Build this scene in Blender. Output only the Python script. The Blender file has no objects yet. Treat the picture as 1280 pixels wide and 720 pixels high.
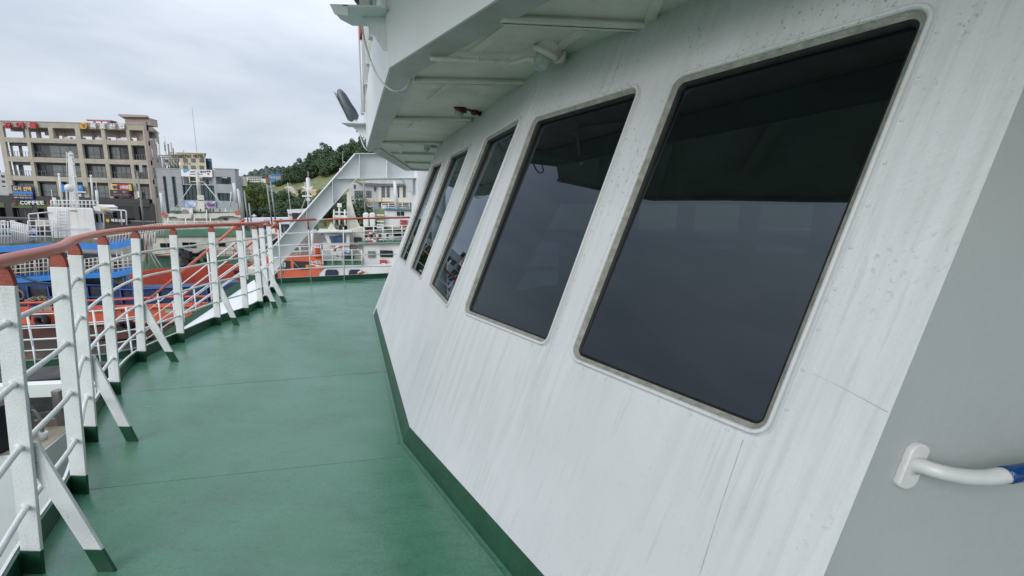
import bpy, math, random
from mathutils import Vector, Matrix, geometry
random.seed(7)
R = random.random
def U(a, b): return a + (b - a) * random.random()
sc = bpy.context.scene
col = sc.collection

# ------------------------------------------------------------------ camera
F_PX = 513.0
EYE = Vector((0, 0, 1.45))
_d = Vector((560 - 640, 3300 - 360, F_PX)).normalized()          # straight down, in camera axes (right, down, forward)
_f = Vector((0, 0, 1))
_Y = (_f - _d * _f.dot(_d)).normalized(); _Z = -_d; _X = _Y.cross(_Z)
def c2w(v): return Vector((_X.dot(v), _Y.dot(v), _Z.dot(v)))
cam = bpy.data.cameras.new('camera'); co = bpy.data.objects.new('camera', cam); col.objects.link(co)
cam.sensor_width = 36; cam.lens = 36 * F_PX / 1280; cam.clip_start = 0.02; cam.clip_end = 5000
r_, u_, b_ = c2w(Vector((1, 0, 0))), c2w(Vector((0, -1, 0))), c2w(Vector((0, 0, -1)))
m = Matrix.Identity(4)
for i in range(3): m[i][0] = r_[i]; m[i][1] = u_[i]; m[i][2] = b_[i]; m[i][3] = EYE[i]
co.matrix_world = m
sc.camera = co

# ------------------------------------------------------------------ light
def nn(nt, t, **k):
    n = nt.nodes.new(t)
    for a, b in k.items(): setattr(n, a, b)
    return n
w = bpy.data.worlds.new('World'); sc.world = w; w.use_nodes = True
nt = w.node_tree; nt.nodes.clear()
SUN_EL, SUN_AZ = math.radians(25), math.radians(218)
sky = nn(nt, 'ShaderNodeTexSky', sky_type='NISHITA', sun_disc=False, sun_elevation=SUN_EL, sun_rotation=SUN_AZ)
skm = nn(nt, 'ShaderNodeVectorMath', operation='SCALE'); skm.inputs['Scale'].default_value = 0.1
nt.links.new(sky.outputs[0], skm.inputs[0])
tc = nn(nt, 'ShaderNodeTexCoord')
sep = nn(nt, 'ShaderNodeSeparateXYZ'); nt.links.new(tc.outputs['Generated'], sep.inputs[0])
mp = nn(nt, 'ShaderNodeMapping'); mp.inputs['Scale'].default_value = (1.3, 1.3, 4.5)
nt.links.new(tc.outputs['Generated'], mp.inputs[0])
nz = nn(nt, 'ShaderNodeTexNoise'); nz.inputs['Scale'].default_value = 1.6; nz.inputs['Detail'].default_value = 7; nz.inputs['Roughness'].default_value = .55
nt.links.new(mp.outputs[0], nz.inputs[0])
cr = nn(nt, 'ShaderNodeValToRGB')
cr.color_ramp.elements[0].position = .36; cr.color_ramp.elements[0].color = (.49, .545, .63, 1)
cr.color_ramp.elements[1].position = .66; cr.color_ramp.elements[1].color = (.68, .725, .795, 1)
nt.links.new(nz.outputs[0], cr.inputs[0])
# an overcast dome grows brighter towards the zenith
up = nn(nt, 'ShaderNodeMapRange'); up.inputs['From Min'].default_value = .15; up.inputs['From Max'].default_value = 1.0
up.inputs['To Min'].default_value = 1.0; up.inputs['To Max'].default_value = 2.4
up.interpolation_type = 'SMOOTHSTEP'; nt.links.new(sep.outputs[2], up.inputs[0])
cl = nn(nt, 'ShaderNodeVectorMath', operation='SCALE'); nt.links.new(cr.outputs[0], cl.inputs[0]); nt.links.new(up.outputs[0], cl.inputs['Scale'])
mx = nn(nt, 'ShaderNodeMix', data_type='RGBA'); mx.inputs[0].default_value = .9
nt.links.new(skm.outputs[0], mx.inputs[6]); nt.links.new(cl.outputs[0], mx.inputs[7])
bg = nn(nt, 'ShaderNodeBackground'); bg.inputs[1].default_value = 1.0
nt.links.new(mx.outputs[2], bg.inputs[0])
wo = nn(nt, 'ShaderNodeOutputWorld'); nt.links.new(bg.outputs[0], wo.inputs[0])
sl = bpy.data.lights.new('sun', 'SUN'); sl.energy = 1.15; sl.angle = math.radians(32); sl.color = (1, .97, .93)
so = bpy.data.objects.new('sun', sl); col.objects.link(so)
sd = Vector((math.sin(SUN_AZ) * math.cos(SUN_EL), math.cos(SUN_AZ) * math.cos(SUN_EL), math.sin(SUN_EL)))
so.rotation_euler = sd.to_track_quat('Z', 'Y').to_euler()
sc.view_settings.view_transform = 'Standard'; sc.view_settings.look = 'None'
sc.view_settings.exposure = 0.32; sc.view_settings.gamma = 1

# ------------------------------------------------------------------ sight lines into the place
def ray(x, y): return c2w(Vector((x - 640, y - 360, F_PX))) / F_PX
def atz(x, y, z): r = ray(x, y); return EYE + r * ((z - EYE.z) / r.z)
def aty(x, y, Y): r = ray(x, y); return EYE + r * (Y / r.y)
def hit(x, y, p, n): r = ray(x, y); return EYE + r * (n.dot(p - EYE) / n.dot(r))
V = Vector

# ------------------------------------------------------------------ materials
MATS = {}
def mat(name, c, rough=.5, metal=0, var=.12, scale=6, bump=0.0, bscale=60, c2=None, stretch=(1, 1, 1), spec=.5, dirt=None, dirt_scale=4, dirt_lo=.58, dirt_hi=.7, specks=None, emit=0):
    """colour with large and fine variation, an optional worn second colour, specks and relief; world-space coordinates"""
    if name in MATS: return MATS[name]
    m = bpy.data.materials.new(name); m.use_nodes = True; nt = m.node_tree; nt.nodes.clear()
    out = nn(nt, 'ShaderNodeOutputMaterial'); b = nn(nt, 'ShaderNodeBsdfPrincipled'); nt.links.new(b.outputs[0], out.inputs[0])
    b.inputs['Roughness'].default_value = rough; b.inputs['Metallic'].default_value = metal; b.inputs['Specular IOR Level'].default_value = spec
    g = nn(nt, 'ShaderNodeNewGeometry'); mp = nn(nt, 'ShaderNodeMapping'); mp.inputs['Scale'].default_value = stretch
    nt.links.new(g.outputs['Position'], mp.inputs[0])
    n1 = nn(nt, 'ShaderNodeTexNoise'); n1.inputs['Scale'].default_value = scale; n1.inputs['Detail'].default_value = 5; n1.inputs['Roughness'].default_value = .6
    nt.links.new(mp.outputs[0], n1.inputs[0])
    c2 = c2 or tuple(x * (1 - var * 2) for x in c)
    mr = nn(nt, 'ShaderNodeMapRange'); mr.inputs['From Min'].default_value = .35; mr.inputs['From Max'].default_value = .65
    nt.links.new(n1.outputs[0], mr.inputs[0])
    mx = nn(nt, 'ShaderNodeMix', data_type='RGBA'); mx.inputs[6].default_value = (*c, 1); mx.inputs[7].default_value = (*c2, 1)
    nt.links.new(mr.outputs[0], mx.inputs[0]); cur = mx.outputs[2]
    if dirt:
        n2 = nn(nt, 'ShaderNodeTexNoise'); n2.inputs['Scale'].default_value = dirt_scale; n2.inputs['Detail'].default_value = 8; n2.inputs['Roughness'].default_value = .7
        mp2 = nn(nt, 'ShaderNodeMapping'); mp2.inputs['Scale'].default_value = (1, 1, .12); mp2.inputs['Location'].default_value = (3, 7, 1)
        nt.links.new(g.outputs['Position'], mp2.inputs[0]); nt.links.new(mp2.outputs[0], n2.inputs[0])
        r2 = nn(nt, 'ShaderNodeMapRange'); r2.inputs['From Min'].default_value = dirt_lo; r2.inputs['From Max'].default_value = dirt_hi
        nt.links.new(n2.outputs[0], r2.inputs[0])
        sc2 = nn(nt, 'ShaderNodeMath', operation='MULTIPLY'); sc2.inputs[1].default_value = dirt[3]
        nt.links.new(r2.outputs[0], sc2.inputs[0])
        m2 = nn(nt, 'ShaderNodeMix', data_type='RGBA'); m2.inputs[7].default_value = (*dirt[:3], 1)
        nt.links.new(sc2.outputs[0], m2.inputs[0]); nt.links.new(cur, m2.inputs[6]); cur = m2.outputs[2]
    if specks:                                             # (r, g, b, amount, scale, threshold)
        n3 = nn(nt, 'ShaderNodeTexNoise'); n3.inputs['Scale'].default_value = specks[4]; n3.inputs['Detail'].default_value = 3
        nt.links.new(g.outputs['Position'], n3.inputs[0])
        r3 = nn(nt, 'ShaderNodeMapRange'); r3.inputs['From Min'].default_value = specks[5]; r3.inputs['From Max'].default_value = specks[5] + .03
        r3.inputs['To Max'].default_value = specks[3]
        nt.links.new(n3.outputs[0], r3.inputs[0])
        m3 = nn(nt, 'ShaderNodeMix', data_type='RGBA'); m3.inputs[7].default_value = (*specks[:3], 1)
        nt.links.new(r3.outputs[0], m3.inputs[0]); nt.links.new(cur, m3.inputs[6]); cur = m3.outputs[2]
    nt.links.new(cur, b.inputs['Base Color'])
    if emit:
        nt.links.new(cur, b.inputs['Emission Color']); b.inputs['Emission Strength'].default_value = emit
    if bump:
        n4 = nn(nt, 'ShaderNodeTexNoise'); n4.inputs['Scale'].default_value = bscale; n4.inputs['Detail'].default_value = 3
        nt.links.new(g.outputs['Position'], n4.inputs[0])
        bp = nn(nt, 'ShaderNodeBump'); bp.inputs['Strength'].default_value = bump; bp.inputs['Distance'].default_value = .01
        nt.links.new(n4.outputs[0], bp.inputs['Height']); nt.links.new(bp.outputs[0], b.inputs['Normal'])
    MATS[name] = m; return m

W_NEAR = mat('rail_white_paint', (.72, .725, .72), .38, var=.06, scale=5, bump=.32, bscale=140, dirt=(.42, .43, .4, .45), dirt_scale=9, specks=(.22, .19, .15, .8, 75, .70))
W_RAIL = W_NEAR
W_SOFF = mat('soffit_white_paint', (.83, .755, .69), .45, var=.08, scale=3, bump=.2, bscale=50, specks=(.16, .15, .13, .5, 45, .72), dirt=(.30, .31, .28, .4), dirt_scale=5)
W_GREY = mat('shaded_bulkhead_grey', (.39, .41, .41), .42, var=.05, scale=1.5, bump=.10, bscale=60, specks=(.2, .2, .19, .6, 35, .78))  # darker albedo carries the weaker light on the after panel
W_ARCH = mat('arch_white_paint', (.72, .73, .74), .45, var=.05, scale=1.2, dirt=(.38, .38, .34, .3), dirt_scale=3)
W_SHIP = mat('ship_white_paint', (.68, .69, .67), .5, var=.06, scale=.8, dirt=(.42, .30, .18, .45), dirt_scale=1.6, dirt_lo=.56, dirt_hi=.74)
W_OLD = mat('old_cream_paint', (.62, .60, .52), .55, var=.1, scale=1.5, dirt=(.32, .20, .10, .6), dirt_scale=2.2, dirt_lo=.52, dirt_hi=.7)
RED = mat('handrail_red_paint', (.54, .10, .052), .38, var=.12, scale=14, bump=.12, bscale=160, c2=(.50, .14, .09))
REDT = mat('post_top_red_paint', (.33, .055, .030), .42, var=.15, scale=12, bump=.3, bscale=90)
GRN = mat('dark_green_paint', (.012, .055, .03), .35, var=.15, scale=7, bump=.25, bscale=50, c2=(.018, .075, .042))
SEAL = mat('window_sealant', (.40, .39, .35), .6, var=.25, scale=30, c2=(.26, .25, .21), bump=.3, bscale=150)
RUB = mat('black_rubber', (.018, .018, .018), .5, var=.3, scale=20)
DARK = mat('dark_interior', (.02, .022, .025), .6, var=.3, scale=2)
STEEL = mat('galvanised_grey', (.30, .32, .33), .45, metal=.4, var=.15, scale=8)
TAPE = mat('blue_tape', (.006, .05, .20), .12, var=.25, scale=30, bump=.5, bscale=60)
MAROON = mat('maroon_paint', (.11, .008, .012), .4, var=.2, scale=30)
CLR = mat('frosted_lamp_glass', (.42, .46, .44), .15, var=.1, scale=20)

# tinted window glass: reflects at a glance, lets little through
def glass(name, tint):
    m = bpy.data.materials.new(name); m.use_nodes = True; nt = m.node_tree; nt.nodes.clear()
    out = nn(nt, 'ShaderNodeOutputMaterial'); t = nn(nt, 'ShaderNodeBsdfTransparent'); t.inputs[0].default_value = (*tint, 1)
    g = nn(nt, 'ShaderNodeBsdfGlossy'); g.inputs['Roughness'].default_value = .012; g.inputs[0].default_value = (.78, .90, 1, 1)     # blue-grey coating
    fr = nn(nt, 'ShaderNodeFresnel'); fr.inputs[0].default_value = 1.66
    ge = nn(nt, 'ShaderNodeNewGeometry'); nz = nn(nt, 'ShaderNodeTexNoise'); nz.inputs['Scale'].default_value = 1.3
    nt.links.new(ge.outputs['Position'], nz.inputs[0])
    bp = nn(nt, 'ShaderNodeBump'); bp.inputs['Strength'].default_value = .03; bp.inputs['Distance'].default_value = .02
    nt.links.new(nz.outputs[0], bp.inputs['Height']); nt.links.new(bp.outputs[0], g.inputs['Normal'])
    # salt film and dust dull the pane slightly
    df = nn(nt, 'ShaderNodeBsdfDiffuse'); df.inputs[0].default_value = (.25, .26, .27, 1)
    n2 = nn(nt, 'ShaderNodeTexNoise'); n2.inputs['Scale'].default_value = 5; n2.inputs['Detail'].default_value = 8
    nt.links.new(ge.outputs['Position'], n2.inputs[0])
    mr = nn(nt, 'ShaderNodeMapRange'); mr.inputs['From Min'].default_value = .4; mr.inputs['From Max'].default_value = .8; mr.inputs['To Min'].default_value = .0; mr.inputs['To Max'].default_value = .006
    nt.links.new(n2.outputs[0], mr.inputs[0])
    m1 = nn(nt, 'ShaderNodeMixShader'); nt.links.new(mr.outputs[0], m1.inputs[0]); nt.links.new(t.outputs[0], m1.inputs[1]); nt.links.new(df.outputs[0], m1.inputs[2])
    m2 = nn(nt, 'ShaderNodeMixShader'); nt.links.new(fr.outputs[0], m2.inputs[0]); nt.links.new(m1.outputs[0], m2.inputs[1]); nt.links.new(g.outputs[0], m2.inputs[2])
    nt.links.new(m2.outputs[0], out.inputs[0]); return m
GLASS = glass('tinted_glass', (.028, .042, .058))
SHIPG = mat('ship_window_glass', (.015, .02, .028), .08, var=.3, scale=3)
BLUEG = mat('blue_window_glass', (.05, .12, .24), .08, var=.5, scale=2, c2=(.012, .02, .03))

# weathered white wall of the wheelhouse
def wall_mat():
    m = bpy.data.materials.new('wheelhouse_white_paint'); m.use_nodes = True; nt = m.node_tree; nt.nodes.clear(); L = nt.links.new
    out = nn(nt, 'ShaderNodeOutputMaterial'); b = nn(nt, 'ShaderNodeBsdfPrincipled'); L(b.outputs[0], out.inputs[0])
    b.inputs['Roughness'].default_value = .36
    g = nn(nt, 'ShaderNodeNewGeometry'); s = nn(nt, 'ShaderNodeSeparateXYZ'); L(g.outputs['Position'], s.inputs[0])
    # undo the wall's lean so that marks run straight down the plating
    lean_ = nn(nt, 'ShaderNodeVectorMath', operation='MULTIPLY_ADD'); L(s.outputs[2], lean_.inputs[0]); lean_.inputs[1].default_value = (-.33, -.09, 0); L(g.outputs['Position'], lean_.inputs[2]); SH = lean_.outputs[0]
    def noise(scale, det, st=(1, 1, 1), loc=(0, 0, 0), rough=.6):
        mp = nn(nt, 'ShaderNodeMapping'); mp.inputs['Scale'].default_value = st; mp.inputs['Location'].default_value = loc; L(SH, mp.inputs[0])
        n = nn(nt, 'ShaderNodeTexNoise'); n.inputs['Scale'].default_value = scale; n.inputs['Detail'].default_value = det; n.inputs['Roughness'].default_value = rough
        L(mp.outputs[0], n.inputs[0]); return n.outputs[0]
    def rng(v, a, c, lo=0., hi=1.):
        r = nn(nt, 'ShaderNodeMapRange'); r.inputs['From Min'].default_value = a; r.inputs['From Max'].default_value = c
        r.inputs['To Min'].default_value = lo; r.inputs['To Max'].default_value = hi; L(v, r.inputs[0]); return r.outputs[0]
    def mul(a, c):
        x = nn(nt, 'ShaderNodeMath', operation='MULTIPLY'); L(a, x.inputs[0])
        if isinstance(c, float): x.inputs[1].default_value = c
        else: L(c, x.inputs[1])
        return x.outputs[0]
    def mix(f, a, c):
        x = nn(nt, 'ShaderNodeMix', data_type='RGBA'); L(f, x.inputs[0])
        for v, i in ((a, 6), (c, 7)):
            if isinstance(v, tuple): x.inputs[i].default_value = (*v, 1)
            else: L(v, x.inputs[i])
        return x.outputs[2]
    c = mix(rng(noise(1.2, 4), .35, .65), (.62, .63, .645), (.555, .565, .575))
    # run marks: the wall leans, so shear the streaks along its slope
    st = noise(34, 6, (1, 1, .035), (0, 0, 0), .62)
    big = noise(1.7, 3, (1, 1, .6), (4, 2, 0))
    c = mix(mul(mul(rng(st, .45, .70), rng(big, .36, .62)), .55), c, (.36, .40, .38))
    st2 = noise(55, 4, (1, 1, .06), (9, 2, 4), .5)
    c = mix(mul(rng(st2, .58, .70), .35), c, (.40, .42, .41))
    # mildew specks, thicker under the overhang
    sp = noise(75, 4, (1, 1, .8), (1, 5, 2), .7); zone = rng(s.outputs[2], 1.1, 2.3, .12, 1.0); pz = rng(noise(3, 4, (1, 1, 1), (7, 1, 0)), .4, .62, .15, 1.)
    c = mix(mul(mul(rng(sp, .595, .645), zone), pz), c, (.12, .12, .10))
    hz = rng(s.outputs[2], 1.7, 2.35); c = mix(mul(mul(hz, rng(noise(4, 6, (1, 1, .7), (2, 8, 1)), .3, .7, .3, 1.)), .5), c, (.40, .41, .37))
    # hairline cracks
    vo = nn(nt, 'ShaderNodeTexVoronoi', feature='DISTANCE_TO_EDGE'); vo.inputs['Scale'].default_value = 6
    wn = nn(nt, 'ShaderNodeTexNoise'); wn.inputs['Scale'].default_value = 8; L(g.outputs['Position'], wn.inputs[0])
    va = nn(nt, 'ShaderNodeVectorMath', operation='MULTIPLY_ADD'); L(wn.outputs[1], va.inputs[0]); va.inputs[1].default_value = (.25, .25, .25); L(g.outputs['Position'], va.inputs[2]); L(va.outputs[0], vo.inputs[0])
    cm = rng(noise(1.6, 3, (1, 1, 1), (5, 5, 9)), .60, .66); ck = mul(rng(vo.outputs[0], 0., .006, 1., 0.), cm)
    c = mix(mul(ck, .55), c, (.25, .25, .22))
    L(c, b.inputs['Base Color'])
    L(rng(noise(2.5, 5), .3, .7, .3, .5), b.inputs['Roughness'])
    bp = nn(nt, 'ShaderNodeBump'); bp.inputs['Strength'].default_value = .22; bp.inputs['Distance'].default_value = .006; L(noise(55, 4), bp.inputs['Height'])
    b2 = nn(nt, 'ShaderNodeBump'); b2.inputs['Strength'].default_value = .35; b2.inputs['Distance'].default_value = .03; L(noise(1.6, 2), b2.inputs['Height']); L(bp.outputs[0], b2.inputs['Normal'])
    L(b2.outputs[0], b.inputs['Normal']); return m
WALL = wall_mat()

def deck_mat():
    m = bpy.data.materials.new('green_deck_paint'); m.use_nodes = True; nt = m.node_tree; nt.nodes.clear(); L = nt.links.new
    out = nn(nt, 'ShaderNodeOutputMaterial'); b = nn(nt, 'ShaderNodeBsdfPrincipled'); L(b.outputs[0], out.inputs[0])
    g = nn(nt, 'ShaderNodeNewGeometry')
    def noise(scale, det, st=(1, 1, 1), loc=(0, 0, 0), rough=.6):
        mp = nn(nt, 'ShaderNodeMapping'); mp.inputs['Scale'].default_value = st; mp.inputs['Location'].default_value = loc; L(g.outputs['Position'], mp.inputs[0])
        n = nn(nt, 'ShaderNodeTexNoise'); n.inputs['Scale'].default_value = scale; n.inputs['Detail'].default_value = det; n.inputs['Roughness'].default_value = rough
        L(mp.outputs[0], n.inputs[0]); return n.outputs[0]
    def rng(v, a, c, lo=0., hi=1.):
        r = nn(nt, 'ShaderNodeMapRange'); r.inputs['From Min'].default_value = a; r.inputs['From Max'].default_value = c
        r.inputs['To Min'].default_value = lo; r.inputs['To Max'].default_value = hi; L(v, r.inputs[0]); return r.outputs[0]
    def mix(f, a, c):
        x = nn(nt, 'ShaderNodeMix', data_type='RGBA'); L(f, x.inputs[0])
        for v, i in ((a, 6), (c, 7)):
            if isinstance(v, tuple): x.inputs[i].default_value = (*v, 1)
            else: L(v, x.inputs[i])
        return x.outputs[2]
    c = mix(rng(noise(1.1, 6), .35, .65), (.066, .195, .120), (.092, .240, .158))
    c = mix(rng(noise(1.0, 7, (1, 7, 1), (3, 1, 0)), .52, .70, 0., .55), c, (.10, .24, .18))   # brush lanes across the deck
    c = mix(rng(noise(2.6, 10, (1, 1.3, 1), (7, 4, 0), .78), .50, .72, 0., .55), c, (.045, .11, .08))
    c = mix(rng(noise(60, 3, (1, 1, 1), (2, 2, 0), .7), .4, .65, 0., .45), c, (.048, .135, .09))
    c = mix(rng(noise(26, 3, (1, 3.5, 1)), .70, .74, 0., .6), c, (.17, .24, .20))
    c = mix(rng(noise(.9, 8, (1, 1, 1), (4, 9, 0), .7), .52, .66, 0., .5), c, (.095, .215, .15))
    c = mix(rng(noise(9, 8, (1, 2.5, 1), (6, 1, 0), .75), .56, .70, 0., .5), c, (.030, .085, .06))
    L(c, b.inputs['Base Color'])
    L(rng(noise(1.4, 5, (1, 2.2, 1), (1, 9, 0)), .35, .65, .12, .30), b.inputs['Roughness'])
    bp = nn(nt, 'ShaderNodeBump'); bp.inputs['Strength'].default_value = .22; bp.inputs['Distance'].default_value = .003; L(noise(110, 4), bp.inputs['Height'])
    b2 = nn(nt, 'ShaderNodeBump'); b2.inputs['Strength'].default_value = .12; b2.inputs['Distance'].default_value = .03; L(noise(2.2, 3, (1, 2.2, 1)), b2.inputs['Height']); L(bp.outputs[0], b2.inputs['Normal'])
    L(b2.outputs[0], b.inputs['Normal']); return m
DECK = deck_mat()

# ------------------------------------------------------------------ mesh helpers
class MB:
    def __init__(s): s.v = []; s.f = []; s.mi = []; s.sm = []
    def add(s, vs, fs, mi=0, sm=False):
        k = len(s.v); s.v += [tuple(v) for v in vs]
        for f in fs: s.f.append([i + k for i in f]); s.mi.append(mi); s.sm.append(sm)
        return s
    def hexa(s, P, mi=0):                       # 8 corners: bottom 4 then top 4
        return s.add(P, [(3, 2, 1, 0), (4, 5, 6, 7), (0, 1, 5, 4), (1, 2, 6, 5), (2, 3, 7, 6), (3, 0, 4, 7)], mi)
    def box(s, a, b, mi=0):
        x0, y0, z0 = a; x1, y1, z1 = b
        return s.hexa([(x0, y0, z0), (x1, y0, z0), (x1, y1, z0), (x0, y1, z0), (x0, y0, z1), (x1, y0, z1), (x1, y1, z1), (x0, y1, z1)], mi)
    def bar(s, a, b, w, t, mi=0):               # from a to b, half vectors w and t
        a, b, w, t = V(a), V(b), V(w), V(t)
        return s.hexa([a - w - t, a + w - t, a + w + t, a - w + t, b - w - t, b + w - t, b + w + t, b - w + t], mi)
    def prism(s, poly, ext, mi=0, mi_side=None):
        n = len(poly); e = V(ext); ms = mi if mi_side is None else mi_side
        P = [V(p) for p in poly]; k = len(s.v)
        s.v += [tuple(p) for p in P] + [tuple(p + e) for p in P]
        s.f.append([k + i for i in range(n)]); s.mi.append(mi); s.sm.append(False)
        s.f.append([k + n + i for i in reversed(range(n))]); s.mi.append(mi); s.sm.append(False)
        for i in range(n):
            j = (i + 1) % n; s.f.append([k + j, k + i, k + n + i, k + n + j]); s.mi.append(ms); s.sm.append(False)
        return s
    def tube(s, pts, r, n=8, mi=0, caps=True):
        pts = [V(p) for p in pts]; rs = r if isinstance(r, (list, tuple)) else [r] * len(pts)
        k = len(s.v); N = len(pts); u = None
        for i, p in enumerate(pts):
            t = (pts[min(i + 1, N - 1)] - pts[max(i - 1, 0)]).normalized()
            if u is None:
                u = t.orthogonal().normalized()
            u = (u - t * u.dot(t)).normalized(); v = t.cross(u)
            for j in range(n):
                a = 2 * math.pi * j / n; s.v.append(tuple(p + (u * math.cos(a) + v * math.sin(a)) * rs[i]))
        for i in range(N - 1):
            for j in range(n):
                j2 = (j + 1) % n; s.f.append([k + i * n + j, k + i * n + j2, k + (i + 1) * n + j2, k + (i + 1) * n + j]); s.mi.append(mi); s.sm.append(True)
        if caps:
            s.f.append([k + j for j in reversed(range(n))]); s.mi.append(mi); s.sm.append(False)
            s.f.append([k + (N - 1) * n + j for j in range(n)]); s.mi.append(mi); s.sm.append(False)
        return s
    def lathe(s, prof, o, axis=(0, 0, 1), n=16, mi=0):          # prof: (radius, height) along the axis
        ax = V(axis).normalized(); o = V(o); u = ax.orthogonal().normalized(); v = ax.cross(u); k = len(s.v)
        for r, h in prof:
            for j in range(n):
                a = 2 * math.pi * j / n; s.v.append(tuple(o + ax * h + (u * math.cos(a) + v * math.sin(a)) * max(r, .0005)))
        for i in range(len(prof) - 1):
            for j in range(n):
                j2 = (j + 1) % n; s.f.append([k + i * n + j, k + i * n + j2, k + (i + 1) * n + j2, k + (i + 1) * n + j]); s.mi.append(mi); s.sm.append(True)
        s.f.append([k + j for j in reversed(range(n))]); s.mi.append(mi); s.sm.append(False)
        q = k + (len(prof) - 1) * n; s.f.append([q + j for j in range(n)]); s.mi.append(mi); s.sm.append(False)
        return s
    def torus(s, c, R0, r, axis=(0, 1, 0), n=24, k2=8, mi=0, alt=None, squash=1.0):
        c = V(c); ax = V(axis).normalized(); u = ax.orthogonal().normalized(); v = ax.cross(u); k = len(s.v)
        for i in range(n):
            a = 2 * math.pi * i / n; d = u * math.cos(a) + v * math.sin(a)
            for j in range(k2):
                b = 2 * math.pi * j / k2; s.v.append(tuple(c + d * (R0 + r * math.cos(b)) + ax * r * squash * math.sin(b)))
        for i in range(n):
            i2 = (i + 1) % n
            for j in range(k2):
                j2 = (j + 1) % k2; s.f.append([k + i * k2 + j, k + i2 * k2 + j, k + i2 * k2 + j2, k + i * k2 + j2])
                s.mi.append(alt if (alt is not None and (i * 8 // n) % 2) else mi); s.sm.append(True)
        return s
    def mesh(s, name, mats):
        me = bpy.data.meshes.new(name); me.from_pydata(s.v, [], s.f)
        for m_ in (mats if isinstance(mats, (list, tuple)) else [mats]): me.materials.append(m_)
        me.polygons.foreach_set('material_index', s.mi); me.polygons.foreach_set('use_smooth', s.sm); me.update()
        return me
def origin(o):
    p = V((0, 0, 0))
    while o is not None: p += o.location; o = o.parent
    return p
def tag(o, label=None, cat=None, group=None, kind=None):
    if label: o['label'] = label
    if cat: o['category'] = cat
    if group: o['group'] = group
    if kind: o['kind'] = kind
    return o
def fixn(me):
    import bmesh
    b = bmesh.new(); b.from_mesh(me); bmesh.ops.recalc_face_normals(b, faces=b.faces); b.to_mesh(me); b.free()
def obj(name, mb, mats, parent=None, label=None, cat=None, group=None, kind=None, bevel=0, base=None, seg=2, recalc=True):
    """links a mesh built in world space as one object; `base` (or the first thing's base) becomes its origin"""
    off = V(base) if base is not None else (V((0, 0, 0)) if parent is None else origin(parent))
    mb.v = [(v[0] - off.x, v[1] - off.y, v[2] - off.z) for v in mb.v]
    me = mb.mesh(name, mats)
    if recalc: fixn(me)
    o = bpy.data.objects.new(name, me); col.objects.link(o)
    if parent is not None:
        o.parent = parent; o.location = off - origin(parent)
    else: o.location = off
    if bevel:
        b = o.modifiers.new('bevel', 'BEVEL'); b.width = bevel; b.segments = seg; b.limit_method = 'ANGLE'; b.angle_limit = math.radians(40)
    return tag(o, label, cat, group, kind)
def thing(name, label, cat, loc=(0, 0, 0), group=None):
    o = bpy.data.objects.new(name, None); col.objects.link(o); o.location = loc; o.empty_display_size = .1
    return tag(o, label, cat, group)
def struct(name, mb, mats, **k): return obj(name, mb, mats, kind='structure', **k)
def copy_tree(o, parent=None):
    c = o.copy(); col.objects.link(c); c.parent = parent
    for ch in o.children: copy_tree(ch, c)
    return c
def spline(P, k=8):
    P = [V(p) for p in P]; out = []
    for i in range(len(P) - 1):
        p0 = P[max(i - 1, 0)]; p1 = P[i]; p2 = P[i + 1]; p3 = P[min(i + 2, len(P) - 1)]
        for j in range(k):
            t = j / k
            out.append(.5 * ((2 * p1) + (p2 - p0) * t + (2 * p0 - 5 * p1 + 4 * p2 - p3) * t * t + (3 * p1 - p0 - 3 * p2 + p3) * t ** 3))
    out.append(P[-1]); return out

# ================================================================== THE SETTING: deck, lower deck, water, land
WATER_Z = -6.2
LOW_Z = -2.3
posts_px = [(43, 716), (101, 617), (114.5, 552), (145, 493), (178, 452), (226.5, 428), (272.5, 406.5), (308, 394), (326, 385), (334, 377.5), (342, 366)]
lean = [.085, .07, .07, .06, .075, .04, .03, 0, 0, 0, 0]
PB = [atz(x, y, 0) for x, y in posts_px]
hdir = (atz(640, 718, 0) - atz(504.7, 553, 0)).normalized()
back = [PB[0] + hdir * .62, PB[0] + hdir * 1.3 + V((-.05, 0, 0)), PB[0] + hdir * 2.1 + V((-.2, 0, 0))]
EDGE = list(reversed(back)) + PB                          # the walkway's outer line, aft to forward
F0 = atz(352, 354, 0); F1 = atz(487, 347, 0)
fdir = (F1 - F0).normalized()
FC = F0 - fdir * .15                                      # front corner on the port side
FR = F1 + fdir * 5
outer = [p + V((-.045, 0, 0)) for p in EDGE]
deck_out = spline(outer, 4) + [FC]
mb = MB()
poly = [tuple(p) for p in deck_out] + [tuple(FR), (6, -4, 0), (0.5, -4, 0)]
mb.prism([V((p[0], p[1], 0)) for p in poly], (0, 0, -.12))
struct('deck', mb, DECK)
# coaming round the deck: white outside, dark green inside
mb = MB(); N = len(deck_out)
for i in range(N - 1):
    a, b = deck_out[i], deck_out[i + 1]; t = (b - a).normalized(); n = V((-t.y, t.x, 0)) * .006
    mb.bar(a + V((0, 0, .052)), b + V((0, 0, .052)), n, (0, 0, .048), 0)
    mb.bar(a + n * 2.1 + V((0, 0, -.02)), b + n * 2.1 + V((0, 0, -.02)), n, (0, 0, .123), 1)
struct('deck_coaming', mb, [GRN, W_NEAR])
mb = MB(); ft = FR - FC; fn = V((-fdir.y, fdir.x, 0))
mb.bar(FC + V((0, 0, .055)), FR + V((0, 0, .055)), fn * .008, (0, 0, .05), 0)
mb.bar(FC + fn * .02 + V((0, 0, -.15)), FR + fn * .02 + V((0, 0, -.15)), fn * .008, (0, 0, .255), 1)
struct('front_coaming', mb, [GRN, W_NEAR])
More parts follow.
